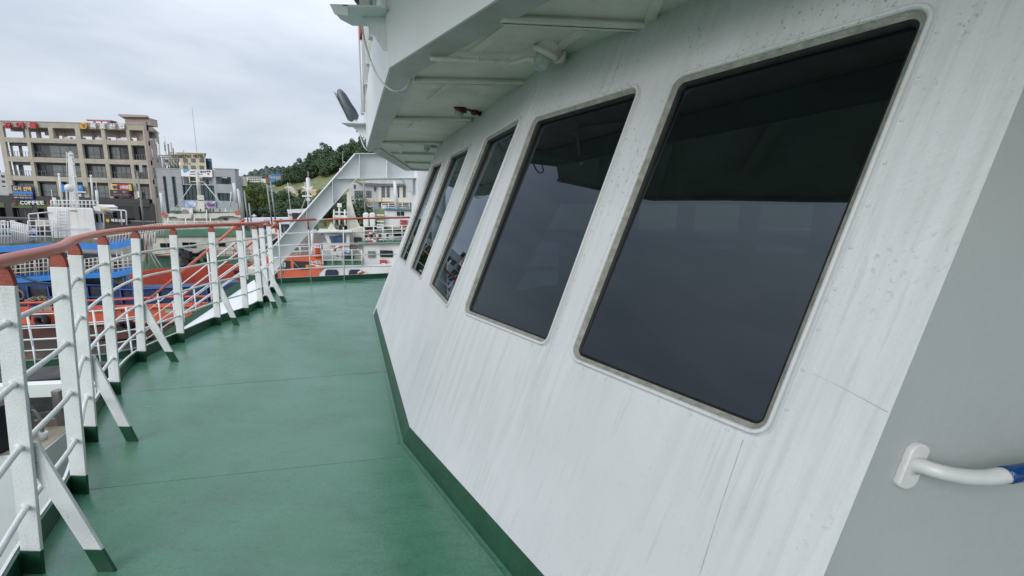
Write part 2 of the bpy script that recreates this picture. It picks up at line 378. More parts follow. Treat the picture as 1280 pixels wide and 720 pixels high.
# weld seams standing a little proud of the deck
for a, b in (((96, 613), (513, 569)), ((172, 489), (487, 464))):
    p, q = atz(*a, 0.0004), atz(*b, 0.0004); mb = MB(); t = (q - p).normalized(); mb.bar(p, q, V((-t.y, t.x, 0)) * .003, (0, 0, .0008)); struct('deck_seam', mb, DECK)
p, q = atz(497, 570, 0.003), atz(600, 716, .003); mb = MB()
mb = MB(); k = [atz(467.2, 393.4, 0.003), atz(485.6, 474, .003), atz(504.7, 553, .003), atz(640, 718, .003)]
for a, b in zip(k, k[1:]):
    t = (b - a).normalized(); n = V((-t.y, t.x, 0)); n = n if n.x < 0 else -n
    mb.bar(a + n * .035, b + n * .035, n * .006, (0, 0, .003))
struct('deck_edge_seam', mb, DECK)

# lower deck of the same ship
LE = [atz(x, y, LOW_Z) for x, y in ((-420, 520), (-150, 482), (30, 461), (75, 458), (135, 452), (186, 441))]     # bow edge of the lower deck
low = [V((-16, -20, LOW_Z))] + LE + [V((-6.0, 11.2, LOW_Z)), V((-3, 11.5, LOW_Z)), V((3, 8, LOW_Z)), V((3, -20, LOW_Z))]
mb = MB(); mb.prism(low, (0, 0, -.2)); struct('lower_deck', mb, DECK)

WATM = bpy.data.materials.new('harbour_water'); WATM.use_nodes = True; nt = WATM.node_tree; bs = nt.nodes['Principled BSDF']
bs.inputs['Base Color'].default_value = (.055, .06, .05, 1); bs.inputs['Roughness'].default_value = .08
g = nn(nt, 'ShaderNodeNewGeometry'); n1 = nn(nt, 'ShaderNodeTexNoise'); n1.inputs['Scale'].default_value = 1.1; n1.inputs['Detail'].default_value = 6; nt.links.new(g.outputs['Position'], n1.inputs[0])
bp = nn(nt, 'ShaderNodeBump'); bp.inputs['Strength'].default_value = .6; bp.inputs['Distance'].default_value = .12; nt.links.new(n1.outputs[0], bp.inputs['Height']); nt.links.new(bp.outputs[0], bs.inputs['Normal'])
mb = MB(); mb.box((-1500, -800, WATER_Z - .5), (1500, 2200, WATER_Z)); struct('water', mb, WATM)
GROUND = mat('quay_asphalt', (.10, .10, .10), .85, var=.2, scale=.3)
CONC = mat('quay_concrete', (.30, .29, .27), .8, var=.15, scale=.8, dirt=(.12, .11, .1, .6), dirt_scale=1)
GZ = -4.3
mb = MB(); mb.box((-400, 58, WATER_Z - 1), (400, 420, GZ), 0); struct('quay', mb, [GROUND])
mb = MB(); mb.box((-400, 57.4, WATER_Z - 1), (400, 57.99, GZ + .15), 0); struct('quay_edge', mb, [CONC])

# ================================================================== THE DECK RAILING (port side)
HR = 1.25
ZR = (.30, .55, .80, 1.03)
allb = [(b, l) for b, l in zip([EDGE[0], EDGE[1], EDGE[2]], (.09, .09, .09))] + list(zip(PB, lean))
def rp(i, z): b, l = allb[i]; return V((b.x + l * z, b.y, z))
rail = thing('deck_railing', 'white flat-bar deck railing with thick red handrail curving along the green deck', 'railing', tuple(PB[0]))
for i in range(len(allb)):
    b, l = allb[i]; hw = .040; mb = MB()
    z0, z1, z2, z3 = -.05, .105, 1.165, 1.235
    for za, zb, mi in ((z0, z1, 1), (z1, z2, 0)):
        ca, cb = V((b.x + l * za, b.y, za)), V((b.x + l * zb, b.y, zb))
        mb.bar(ca, cb, (hw, 0, 0), (0, .006, 0), mi)
    # red top narrows to the handrail
    c2_, c3 = V((b.x + l * z2, b.y, z2)), V((b.x + l * z3, b.y, z3))
    P = [c2_ + V((-hw, -.0065, 0)), c2_ + V((hw, -.0065, 0)), c2_ + V((hw * .92, -.0065, .03)), c3 + V((.018, -.0065, 0)), c3 + V((-.018, -.0065, 0)), c2_ + V((-hw * .92, -.0065, .03))]
    mb.prism(P, (0, .013, 0), 2)
    obj('post', mb, [W_RAIL, GRN, REDT], rail, bevel=.0022)
hp = spline([rp(i, HR) for i in range(len(allb))] + [F0 + V((-.02, -.35, HR))], 10)
obj('handrail', MB().tube(hp, .024, 14), RED, rail)
for z in ZR:
    obj('rail', MB().tube(spline([rp(i, z) for i in range(len(allb))] + [F0 + V((0, -.05, z - .02))], 10), .0105, 10), W_RAIL, rail)
# weld beads where rails pass through the posts
mb = MB()
for i in range(2, len(allb)):
    for z in ZR:
        c = rp(i, z); mb.lathe([(.011, -.018), (.0155, -.010), (.0165, .010), (.011, .018)], c, (0, 1, 0), 10)
obj('weld_beads', mb, W_RAIL, rail, kind='stuff')
foot = [(138, 710), (171, 548), (219, 452), (300, 405), (350, 383), (361, 370)]
for k_, i in enumerate((3, 5, 7, 9, 11, 12)):
    b, l = allb[i]; ft_ = atz(*foot[k_], 0); tp = rp(i, .5); tp.x += .035; ft_.y = b.y + .013; tp.y = b.y + .013
    if ft_.x - b.x < .2: ft_.x = b.x + .27
    d = (tp - ft_).normalized(); w_ = V((d.z, 0, -d.x)) * .034
    zc = .1; mid = ft_ + d * (zc / d.z)
    mb = MB(); lo = ft_ - d * .0
    # foot is cut level with the deck
    wx = .034 / d.z
    P = [V((ft_.x - wx, ft_.y, 0)), V((ft_.x + wx, ft_.y, 0)), V((mid.x + wx, ft_.y, zc)), V((mid.x - wx, ft_.y, zc))]
    mb.prism(P, (0, .012, 0), 1)
    P = [V((mid.x - wx, ft_.y, zc)), V((mid.x + wx, ft_.y, zc)), V((tp.x + .01, ft_.y, .56)), V((tp.x - .035, ft_.y, .56)), V((tp.x - .035, ft_.y, .46))]
    mb.prism(P, (0, .012, 0), 0)
    obj('brace', mb, [W_RAIL, GRN], rail, bevel=.002)

# front railing across the forward edge of the deck
def fp(x, y):                                     # a pixel on the upright plane of the front rail
    return hit(x, y, F0, V((-fdir.y, fdir.x, 0)))
fr = thing('front_railing', 'thin white pipe railing with red top rail across the forward deck edge', 'railing', tuple(F0))
fr_a, fr_b = fp(336, 276.5), fp(394, 274.5)
obj('top_rail', MB().tube([V((F0.x - .05, F0.y - .05, 1.24)), fp(343, 276.5), fp(395, 274.3)], .022, 10), RED, fr)
obj('top_rail', MB().tube([fp(408, 274.2), fp(440, 273.2), fp(512, 271.8)], .022, 10), RED, fr)
obj('rail_joint', MB().tube([fp(394, 274.3), fp(409, 274.2)], .014, 8), W_RAIL, fr)
for ya, yb in ((292, 290), (307, 303.5), (322, 317.5), (338, 332)):
    obj('rail', MB().tube([fp(338, ya + .3), fp(400, (ya + yb) / 2 - .6), fp(512, yb)], .010, 8), W_RAIL, fr)
for x, x2 in ((347, 351.5), (385, 388.5), (429, 430)):
    a, b = fp(x, 277 if x < 400 else 273), fp(x2, 347)
    a = V((b.x, b.y, a.z)) if False else a
    mb = MB(); mb.tube([b - V((0, 0, .12)), b + (a - b) * .86], .013, 8, 0); mb.tube([b + (a - b) * .86, a], .0135, 8, 1); obj('post', mb, [W_RAIL, REDT], fr)

# ================================================================== THE WHEELHOUSE
A0 = atz(504.7, 553, 0); h1 = hdir
tilt = math.radians(17.5)
m1 = V((-h1.y, h1.x, 0)); m1 = m1 if m1.x > 0 else -m1
up1 = m1 * math.sin(tilt) + V((0, 0, 1)) * math.cos(tilt); n1v = -(h1.cross(up1)); n1v = n1v if n1v.x < 0 else -n1v
fold = (up1 + h1 * .165).normalized()
A2 = atz(467.2, 393.4, 0); h2 = (A0 - A2).normalized()
n2v = h2.cross(fold).normalized(); n2v = n2v if n2v.x < 0 else -n2v
up2 = n2v.cross(h2).normalized(); up2 = up2 if up2.z > 0 else -up2
def uvf(A, h, up, n):
    def f(x, y): p = hit(x, y, A, n) - A; return (p.dot(h), p.dot(up))
    return f
uv1 = uvf(A0, h1, up1, n1v); uv2 = uvf(A2, h2, up2, n2v)
def rounded(q, r, k=7):
    out = []; n = len(q)
    for i in range(n):
        p = V(q[i]); a = (V(q[i - 1]) - p).normalized(); b = (V(q[(i + 1) % n]) - p).normalized()
        half = a.angle(b) / 2; d = r / math.tan(half); c = p + (a + b).normalized() * (r / math.sin(half))
        s0, s1 = p + a * d - c, p + b * d - c
        ang = s0.angle(s1); ax = 1 if (s0.x * s1.y - s0.y * s1.x) > 0 else -1
        for j in range(k + 1):
            t = ax * ang * j / k; out.append((c.x + s0.x * math.cos(t) - s0.y * math.sin(t), c.y + s0.x * math.sin(t) + s0.y * math.cos(t)))
    return out
def inset(q, d):
    out = []; n = len(q); cx_ = sum(p[0] for p in q) / n; cy_ = sum(p[1] for p in q) / n
    L_ = []
    for i in range(n):
        a, b = V(q[i]), V(q[(i + 1) % n]); t = (b - a).normalized(); nn_ = V((-t.y, t.x))
        if nn_.dot(V((cx_, cy_)) - a) < 0: nn_ = -nn_
        L_.append((a + nn_ * d, t))
    for i in range(n):
        (p, t), (p2, t2) = L_[i - 1], L_[i]; cr_ = t.x * t2.y - t.y * t2.x; s_ = ((p2.x - p.x) * t2.y - (p2.y - p.y) * t2.x) / cr_
        out.append(tuple(p + t * s_))
    return out
house = thing('wheelhouse', 'white wheelhouse with sloping wall of five dark tinted windows beside the green walkway', 'wheelhouse', tuple(A0))
TH = .03
def facet(name, A, h, up, n, outline, wins, kerb=None):
    to = lambda p, d=0: A + h * p[0] + up * p[1] + n * d
    holes = []
    for q, r in wins: holes.append(rounded(q, r))
    mb = MB()
    loops = [[V((p[0], p[1], 0)) for p in outline]] + [[V((p[0], p[1], 0)) for p in hl] for hl in holes]
    flat = [p for l in loops for p in l]
    tris = geometry.tessellate_polygon(loops)
    mb.add([to(p) for p in flat], [list(t) for t in tris])
    k = 0
    for l in loops:                                   # reveal through the plate
        n_ = len(l); base = len(mb.v)
        mb.v += [tuple(to(p)) for p in l] + [tuple(to(p, -TH)) for p in l]
        for i in range(n_):
            j = (i + 1) % n_; mb.f.append([base + i, base + j, base + n_ + j, base + n_ + i]); mb.mi.append(0); mb.sm.append(False)
    mb.add([to(p, -TH) for p in flat], [list(reversed(t)) for t in tris], 1)
    o = obj(name, mb, [WALL, DARK], house)
    for (q, r), hl in zip(wins, holes):
        # frame: painted bead, sealant slope, rubber, pane
        rings = [(0, .004, 0), (0, .011, 0), (.004, .013, 0), (.010, .012, 0), (.013, .004, 0), (.016, -.002, 1), (.027, -.013, 1), (.029, -.018, 2), (.034, -.020, 2), (.034, -.046, 2)]
        rings = [(-.006, .0015, 0)] + rings
        prev = None; fb = MB()
        for d, dep, mi in rings:
            pl = rounded(inset(q, d) if d else q, max(r - d, .008)); base = len(fb.v); fb.v += [tuple(to(p, dep)) for p in pl]; n_ = len(pl)
            if prev is not None:
                for i in range(n_):
                    j = (i + 1) % n_; fb.f.append([prev + i, prev + j, base + j, base + i]); fb.mi.append(mi); fb.sm.append(True)
            prev = base
        fo = obj('window_frame', fb, [WALL, SEAL, RUB], house)
        pl = rounded(inset(q, .031), max(r - .031, .008)); pb = MB(); P3 = [to(p, -.0215 - (p[1] - .93) * .013) for p in pl]
        nrm = (P3[len(P3) // 3] - P3[0]).cross(P3[2 * len(P3) // 3] - P3[0])
        if nrm.dot(n) < 0: P3.reverse()
        pb.add(P3, [list(range(len(P3)))]); obj('pane', pb, GLASS, fo, recalc=False)
        # ring of painted bolt heads round the frame
        bb = MB(); oq = inset(q, -.017); n_ = len(oq)
        for i in range(n_):
            a, b = V(oq[i]), V(oq[(i + 1) % n_]); L_ = (b - a).length; c = max(int(L_ / .105), 1)
            for j in range(1, c):
                p = a + (b - a) * (j / c); bb.lathe([(.0042, 0), (.0042, .0012), (.0025, .0026)], to((p.x, p.y), 0), n, 8)
        obj('bolt_heads', bb, WALL, fo, kind='stuff')
    return o
def quad(f, pts): return [f(*p) for p in pts]
w1 = [(1.17, .915), (1.94, .92), (2.055, 2.115), (1.315, 2.105)]
w2 = [(.262, .918), (1.035, .925), (1.168, 2.12), (.432, 2.105)]
w3 = [(2.775, .928), (3.53, .905), (3.71, 2.16), (3.00, 2.15)]
w4 = [(1.64, .92), (2.42, .92), (2.605, 2.16), (1.80, 2.17)]
w5 = [(.57, .925), (1.335, .93), (1.52, 2.15), (.83, 2.17)]
VT = 2.56
len2 = (A0 - A2).length
fu2 = fold.dot(h2) / fold.dot(up2)
facet('wall_panel', A0, h1, up1, n1v, [(0, 0), (2.06, 0), (2.06 + .0915 * VT, VT), (.165 * VT, VT)], [(w1, .055), (w2, .055)])
VT2 = VT / fold.dot(up2) * fold.dot(up1)
facet('wall_panel', A2, h2, up2, n2v, [(0, 0), (len2, 0), (len2 + fu2 * VT2, VT2), (.34 * VT2, VT2)], [(w3, .05), (w4, .05), (w5, .05)])
# after panel in shade-toned grey beyond the near corner, and the hidden forward return
e3 = (up1 + h1 * .0915).normalized(); K0 = A0 + h1 * 2.06
def panel(a, d, e, L_, ht, th, mats, nm='wall_panel'):
    mb = MB(); n = d.cross(e).normalized() * th
    mb.prism([a, a + d * L_, a + d * L_ + e * ht, a + e * ht], n); return obj(nm, mb, mats, house)
D3 = V((1, 0.0, 0)).normalized()
n3 = D3.cross(e3).normalized(); n3 = n3 if n3.y < 0 else -n3
panel(K0 + V((.0005, .0005, 0)), D3, e3, 3.2, VT, -.03, [W_GREY])
E5 = (up2 + h2 * .34).normalized()
panel(A2, V((.82, .57, 0)).normalized(), E5, 2.4, VT2, -.03, [WALL])
# floor, back bulkhead and ceiling of the bridge behind the tinted panes
IN = mat('bridge_lining', (.035, .04, .045), .6, var=.1, scale=2)
mb = MB()
iz0, iz1 = -.2, 2.50
inn = [A2 + V((.9, .35, 0)), A0 + V((.9, .5, 0)), K0 + V((1.5, 1.2, 0)), K0 + V((4.1, 1.2, 0)), K0 + V((4.3, 5.5, 0)), A2 + V((3, 3, 0))]
mb.prism([V((p.x, p.y, .0)) for p in [A2 + V((.05, .05, 0)), A0 + V((.05, 0.03, 0)), K0 + V((.05, .06, 0)), K0 + V((3.2, .06, 0)), K0 + V((4.3, 5.5, 0)), A2 + V((3, 3.2, 0))]], (0, 0, -.05))
mb.prism([V((p.x, p.y, 2.45)) for p in [A2 + V((.75, .5, 0)), A0 + V((.85, .2, 0)), K0 + V((.85, .2, 0)), K0 + V((3.2, .1, 0)), K0 + V((4.3, 5.5, 0)), A2 + V((3, 3.2, 0))]], (0, 0, .04))
obj('bridge_lining', mb, [IN], house)
mb = MB()                                            # far bulkhead pierced by two windows
fa, fb_ = V((K0.x + 4.3, K0.y + 5.5, 0)), V((A2.x + 3, A2.y + 3.2, 0)); fd = (fb_ - fa).normalized(); L_ = (fb_ - fa).length
def seg(a, b, z0, z1): mb.bar(fa + fd * a + V((0, 0, (z0 + z1) / 2)), fa + fd * b + V((0, 0, (z0 + z1) / 2)), V((-fd.y, fd.x, 0)) * .02, (0, 0, (z1 - z0) / 2))
seg(0, L_, 0, 1.0); seg(0, L_, 1.75, 2.45)
for a in range(0, int(L_)):
    seg(a, a + .3, 1.0, 1.75)
obj('inner_bulkhead', mb, [IN], house)
mb = MB(); mb.bar(V((K0.x + 3.2, K0.y, 1.2)), V((K0.x + 4.3, K0.y + 5.5, 1.2)), (.02, 0, 0), (0, 0, 1.25)); obj('inner_bulkhead', mb, [IN], house)
mb = MB(); c = A0 + V((1.9, 1.3, 0)); mb.box((c.x, c.y, 0), (c.x + .6, c.y + 1.6, 1.05)); mb.box((c.x + .1, c.y + .2, 1.05), (c.x + .5, c.y + .9, 1.3)); obj('console', mb, [DARK], house, bevel=.03)
# green skirting at the foot of the walls
mb = MB()
for A, h, up, n, L0, L1, e0, e1 in ((A0, h1, up1, n1v, 0, 2.06, .165, .0915), (A2, h2, up2, n2v, 0, len2, .34, fu2)):
    hh = .112
    P = [A + h * L0 + n * .003, A + h * L1 + n * .003, A + h * (L1 + e1 * hh) + up * hh + n * .003, A + h * (L0 + e0 * hh) + up * hh + n * .003]
    mb.prism(P, -n * .004)
P = [K0 - V((0, .004, 0)), K0 + D3 * 3 - V((0, .004, 0)), K0 + D3 * 3 + e3 * .112 - V((0, .004, 0)), K0 + e3 * .112 - V((0, .004, 0))]; mb.prism(P, (0, .003, 0))
obj('skirting', mb, GRN, house)
# weld seams on the wall
for A, h, up, n, P in ((A0, h1, up1, n1v, ((1.885, .895), (1.875, .7), (1.858, .112))), (A0, h1, up1, n1v, ((2.0, 1.125), (2.06, 1.112), (2.155, 1.085)))):
    mb = MB()
    for a, b in zip(P, P[1:]):
        mb.bar(A + h * a[0] + up * a[1], A + h * b[0] + up * b[1], h * .0011 + up * .0006, n * .0007)
    obj('weld_seam', mb, mat('seam_grime', (.47, .475, .47), .5, var=.2, scale=25), house)

# ---- the overhanging deck above
ZS = 2.29; ZP = 2.315
O = [atz(618, 0, ZS), atz(486.4, 84, ZS), atz(458, 185, ZS), atz(506, 213, ZS)]
OO = [O[0] + (O[0] - O[1]).normalized() * 5.0, O[1], O[2], O[3], O[3] + V((2.8, .3, 0))]
I = [atz(669.8, 0, ZS), atz(515, 80, ZS), atz(474, 183, ZS), atz(511, 211, ZS)]
def off_in(d):                                       # outline moved inboard by d
    out = []
    for i in range(len(OO)):
        ds = []
        if i > 0: ds.append((OO[i] - OO[i - 1]).normalized())
        if i < len(OO) - 1: ds.append((OO[i + 1] - OO[i]).normalized())
        ns = [V((t.y, -t.x, 0)) for t in ds]; b = (ns[0] + ns[-1]).normalized()
        out.append(OO[i] + b * (d / b.dot(ns[0])))
    return out
SW = .165
II = off_in(SW)
over = obj('overhang', MB().prism([V((p.x, p.y, ZP)) for p in off_in(.006)] + [V((5, 9, ZP)), V((5, -2.5, ZP))], (0, 0, .02)), [W_SOFF], house)
GUT = mat('gutter_paint', (.50, .50, .49), .4, var=.1, scale=5, c2=(.44, .40, .37), dirt=(.25, .2, .16, .4), dirt_scale=6)
for i in range(len(OO) - 1):
    mb = MB(); mb.prism([OO[i], OO[i + 1], II[i + 1], II[i]], (0, 0, .012)); obj('flange', mb, GUT, over)
    a, b = OO[i], OO[i + 1]; t = (b - a).normalized(); n = V((t.y, -t.x, 0))
    mb = MB(); hgt = (.60, .60, .42, .42)[i]; hgb = (.60, .42, .42, .42)[i]
    mb.prism([a + V((0, 0, -.003)), b + V((0, 0, -.003)), b + V((0, 0, hgb)) - n * .04 * hgb, a + V((0, 0, hgt)) - n * .04 * hgt], n * .012); obj('fascia', mb, W_ARCH, over)
    a, b = II[i], II[i + 1]
    mb = MB(); mb.prism([a + V((0, 0, .012)), b + V((0, 0, .012)), V((b.x, b.y, ZP)), V((a.x, a.y, ZP))], -n * .008); obj('gutter_lip', mb, W_SOFF, over)
# transverse T ribs under the plating
def rib(a, b, fl=.05, zb=None, ro=.006):
    zb = ZS - .01 if zb is None else zb; a = V((a.x, a.y, zb)); b = V((b.x, b.y, zb)); t = (b - a).normalized(); n = V((-t.y, t.x, 0))
    mb = MB(); mb.bar(a + V((0, 0, (ZP - zb) / 2)), b + V((0, 0, (ZP - zb) / 2)), n * ro, (0, 0, (ZP - zb) / 2))
    P = []
    for i in range(7): A_ = math.pi / 2 + math.pi * i / 6; P.append(a + t * (fl / 2 * math.cos(A_) * .9 + .02) + n * fl / 2 * math.sin(A_))
    for i in range(7): A_ = -math.pi / 2 + math.pi * i / 6; P.append(b + t * (fl / 2 * math.cos(A_) * .9 - .02) + n * fl / 2 * math.sin(A_))
    mb.prism(P, (0, 0, .018)); return obj('rib', mb, W_SOFF, over, bevel=.002)
zr = ZS - .01
for a, b in (((626, 29), (829, 39)), ((518, 104), (658, 107)), ((491, 150.5), (590, 152)), ((477.5, 180), (552, 181)), ((489, 193.5), (543, 194.5)), ((506, 204.5), (538, 205.5))):
    rib(atz(*a, zr), atz(*b, zr))
for y in ():
    rib(V((1.0 - y * .9 + .3, y, 0)), V((2.6 - y * .55, y, 0)))
# the bridge wing deck projects further outboard above the fascia
WZ = 2.90
wing = [(-2.0, 3.0), (-1.81, 2.35), (-1.67, 1.92), (-1.28, 1.36), (-.96, .87), (-.77, .59), (1.4, -2.3), (5, -2.3), (5, 3.0)]
obj('wing_deck', MB().prism([V((x, y, WZ)) for x, y in wing], (0, 0, .05)), W_SOFF, over)
mb = MB()
for (x, y), (x2, y2) in zip(wing, wing[1:7]): mb.bar(V((x, y, WZ + .5)), V((x2, y2, WZ + .5)), V((y2 - y, x - x2, 0)).normalized() * .012, (0, 0, .53))
obj('wing_bulwark', mb, W_ARCH, over)
for y in (2.5, 1.9, 1.3, .7, .1): 
    xo = -1.5 if y > 1.8 else -.95 + (1.3 - y) * .7
    mb = MB(); mb.bar(V((xo, y, WZ - .04)), V((xo + .75, y, WZ - .04)), (0, .006, 0), (0, 0, .04)); mb.bar(V((xo, y, WZ - .085)), V((xo + .75, y, WZ - .085)), (0, .035, 0), (0, 0, .006)); obj('wing_beam', mb, W_SOFF, over)
# short fore-and-aft stiffeners between the ribs
for a, b in (((640, 30), (592, 66)), ((563, 106), (537, 126)), ((523, 152), (512, 161)), ((501, 182), (501, 193)), ((730, 38), (680, 74)), ((612, 108), (600, 120)), ((826, -8), (811, 30))):
    p, q = atz(*a, ZS + .01), atz(*b, ZS + .01); t = (q - p).normalized(); n = V((-t.y, t.x, 0)); mb = MB()
    mb.bar(p + V((0, 0, .008)), q + V((0, 0, .008)), n * .022, (0, 0, .009)); obj('stiffener', mb, W_SOFF, over)
# wing windows of the deck above, seen almost edge-on over the fascia
YEL = mat('pale_yellow_blind', (.55, .50, .30), .5, var=.1)
for i, ha, hb_ in ((1, .60, .42), (2, .42, .42)):
    a, b = OO[i] + V((0, 0, ha)), OO[i + 1] + V((0, 0, hb_)); t = (b - a).normalized(); n = V((t.y, -t.x, 0)).normalized(); L_ = (b - a).length; k_ = max(3, int(L_ / .55))
    for j in range(k_ + 1):
        mb = MB(); p = a + t * (L_ * j / k_); mb.bar(p - n * .02, p - n * .02 + V((0, 0, 1.6)), t * .035, n * .03); obj('wing_mullion', mb, W_ARCH, over)
    for j in range(k_):
        p = a + t * (L_ * (j + .5) / k_); mb = MB(); mb.bar(p + V((0, 0, .03)), p + V((0, 0, 1.5)), t * (L_ / k_ / 2 - .04), n * .006, 0); obj('wing_window', mb, YEL if j == 2 else SHIPG, over)
    mb = MB(); mb.bar(a + V((0, 0, 1.65)), b + V((0, 0, 1.65)), n * .05, (0, 0, .06)); obj('wing_beam', mb, W_ARCH, over)
p = aty(452, 50, 5.0); q = aty(455, 140, 5.0); mb = MB(); mb.tube([q, p], .016, 8, 0); mb.tube([p, aty(451.5, 33, 5.0)], .024, 8, 1)
obj('fire_nozzle', mb, [W_ARCH, mat('nozzle_red', (.35, .02, .02), .4)], over)

# ================================================================== FITTINGS NEAR THE CAMERA
def wallpt(px, py, d=0):
    u = uv1(px, py); p = A0 + h1 * u[0] + up1 * u[1] + n1v * d
    if u[0] < .165 * u[1]:
        u = uv2(px, py); p = A2 + h2 * u[0] + up2 * u[1] + n2v * d
    return p
def jar_lamp(px, py, wx, wy, s, m_, label, glassm=CLR):
    """a well-glass deck lamp: wall boss, arm, ring, domed glass pointing down and outboard"""
    wp = wallpt(wx, wy); c = hit(px, py, wp - (wp - EYE).normalized() * .10, V((0, 1, 0)))
    t = thing('deck_lamp', label, 'lamp', tuple(c), 'jar lamps under the overhang')
    ax = V((-.42, .30, -1)).normalized()
    top = c - ax * .055 * s
    arm = MB(); arm.tube([wp, wp + (top - wp) * .5, top], .018 * s, 10); arm.lathe([(.03 * s, -.012), (.034 * s, 0), (.03 * s, .016)], wp + (top - wp) * .35, (top - wp), 14); obj('arm', arm, m_, t)
    obj('cap', MB().lathe([(.026 * s, -.03 * s), (.043 * s, -.022 * s), (.046 * s, .0), (.046 * s, .022 * s), (.056 * s, .026 * s), (.056 * s, .042 * s), (.041 * s, .046 * s)], top, ax, 18), m_, t)
    obj('glass_jar', MB().lathe([(.036 * s, .04 * s), (.037 * s, .062 * s), (.033 * s, .082 * s), (.023 * s, .097 * s), (.008 * s, .105 * s)], top, ax, 18), glassm, t)
    return t, top, ax
jl, jt, jax = jar_lamp(679, 73, 706, 77, 1.25, W_SOFF, 'white painted jar lamp fed by ribbed conduit, nearest under the overhang', glassm=mat('paint_splashed_glass', (.50, .54, .51), .3, var=.2, scale=25))
jar_lamp(574, 140, 601, 143, 1.05, MAROON, 'jar lamp with dark red cap and arm under the overhang')
jar_lamp(534, 184, 545, 184, 1.1, W_SOFF, 'farthest small white jar lamp under the overhang')
# ribbed conduit running to the first lamp
tip = jt + jax * .10
z_c = ZP - .045
a, b, c_ = atz(538, 73, z_c), atz(600, 76, z_c), atz(640, 78, z_c)
path = spline([a, b, c_, tip + V((-.06, .01, .03)), tip], 26); rs = [.0115 + .0025 * (i % 2) for i in range(len(path))]
cd = thing('conduit', 'ribbed white painted cable conduit clipped under the overhang beside the nearest lamp', 'conduit', tuple(a))
obj('hose', MB().tube(path, rs, 9), W_SOFF, cd)
for x in (574, 597, 634): p = atz(x, 75.5 if x < 600 else 78, z_c); obj('clip', MB().box((p.x - .008, p.y - .018, p.z - .016), (p.x + .008, p.y + .018, p.z + .019)), W_SOFF, cd)

# LED floodlight on its bracket at the fascia
bp_ = O[2] + V((.0, -.05, 0))
def fyY(x, y, Y=5.55): return aty(x, y, Y)
fl = thing('floodlight', 'dark grey street-lamp style floodlight on a white bracket outside the overhang', 'floodlight', tuple(fyY(457, 152)))
hd = MB(); P0, P1 = fyY(424, 112), fyY(443, 150); axd = (P1 - P0).normalized(); wv = V((0, 1, 0)).cross(axd).normalized()
prof = [(-.02, .02), (.0, .05), (.08, .072), (.2, .078), (.34, .07), (.44, .055), (.5, .03)]
Lh = (P1 - P0).length
prev = None; k0 = 0
secs = [(0, .02, .012), (.05, .055, .02), (.2, .075, .03), (.5, .08, .036), (.75, .07, .045), (.92, .055, .045), (1, .035, .03)]
for t_, w_, h_ in secs:
    c = P0 + axd * Lh * t_; ring = []
    for j in range(12): A_ = 2 * math.pi * j / 12; ring.append(c + V((0, 1, 0)) * 1.2 * w_ * math.cos(A_) + wv * h_ * 1.75 * math.sin(A_))
    base = len(hd.v); hd.v += [tuple(p) for p in ring]
    if prev is not None:
        for j in range(12): j2 = (j + 1) % 12; hd.f.append([prev + j, prev + j2, base + j2, base + j]); hd.mi.append(0); hd.sm.append(True)
    prev = base
hd.f.append(list(range(12))); hd.mi.append(0); hd.sm.append(False); hd.f.append([prev + j for j in range(12)]); hd.mi.append(0); hd.sm.append(False)
LG = mat('lamp_housing_grey', (.12, .14, .16), .35, var=.15, scale=15)
head = obj('lamp_head', hd, LG, fl)
for j in range(0): c = P0 + axd * Lh * (.35 + .1 * j) + wv * (-.036); obj('cooling_fin', MB().bar(c + V((0, -.085, 0)), c + V((0, .085, 0)), axd * .004, wv * .006), LG, head)
lens = MB(); c = P0 + axd * Lh * .45 + wv * .058; lens.bar(c - axd * .16, c + axd * .16, (0, .07, 0), wv * .004); obj('lens', lens, CLR, head)
obj('arm', MB().tube([P1, fyY(446, 157)], .028, 10).tube([fyY(446, 157), fyY(447, 165)], .02, 8), W_ARCH, fl)
br = MB(); br.bar(fyY(431, 155.5, 5.5), fyY(459, 156, 5.5), (0, .12, 0), (0, 0, .008)); br.prism([fyY(438, 156.5, 5.5), fyY(459, 157, 5.5), fyY(458, 174, 5.5)], (0, .012, 0)); obj('bracket', br, W_ARCH, fl)
obj('cable', MB().tube(spline([fyY(444, 150), fyY(448, 158), fyY(452, 176), fyY(457, 186), fyY(464, 189, 5.6), fyY(472, 185, 5.7), fyY(475, 180, 5.7)], 8), .008, 7), W_ARCH, fl)

# bracket with a post near the top of the picture
Yb = 2.62
tb = thing('light_bracket', 'white steel shelf bracket carrying a square post outside the overhang', 'bracket', tuple(aty(470, 24, Yb)))
s_ = MB(); a_, b_ = aty(434, 21, Yb), aty(484, 26, Yb)
P = [aty(433.5, 17, Yb - .1), aty(452, 16, Yb - .1), aty(484, 21, Yb - .1), aty(484, 24, Yb + .12), aty(434, 27, Yb + .12)]
zt = aty(470, 18, Yb).z
P = [V((a_.x + .02, Yb - .11, zt)), V((b_.x + .03, Yb - .11, zt)), V((b_.x - .03, Yb + .13, zt)), V((a_.x - .02, Yb + .13, zt)), V((a_.x - .06, Yb + .05, zt)), V((a_.x - .06, Yb - .05, zt))]
s_.prism(P, (0, 0, -.012)); s_.prism([V((a_.x - .055, Yb - .11, zt - .0)), V((a_.x + .05, Yb - .11, zt)), V((a_.x + .05, Yb - .11, zt - .06)), V((a_.x - .03, Yb - .11, zt - .05))], (0, .012, 0))
obj('shelf', s_, W_ARCH, tb, bevel=.003)
g_ = MB(); g_.prism([V((aty(452, 24, Yb).x, Yb, zt - .012)), V((b_.x + .005, Yb, zt - .012)), V((aty(484, 62, Yb).x + .01, Yb, aty(484, 63, Yb).z)), V((aty(478, 62, Yb).x, Yb, aty(478, 62, Yb).z))], (0, .01, 0)); obj('gusset', g_, W_ARCH, tb, bevel=.002)
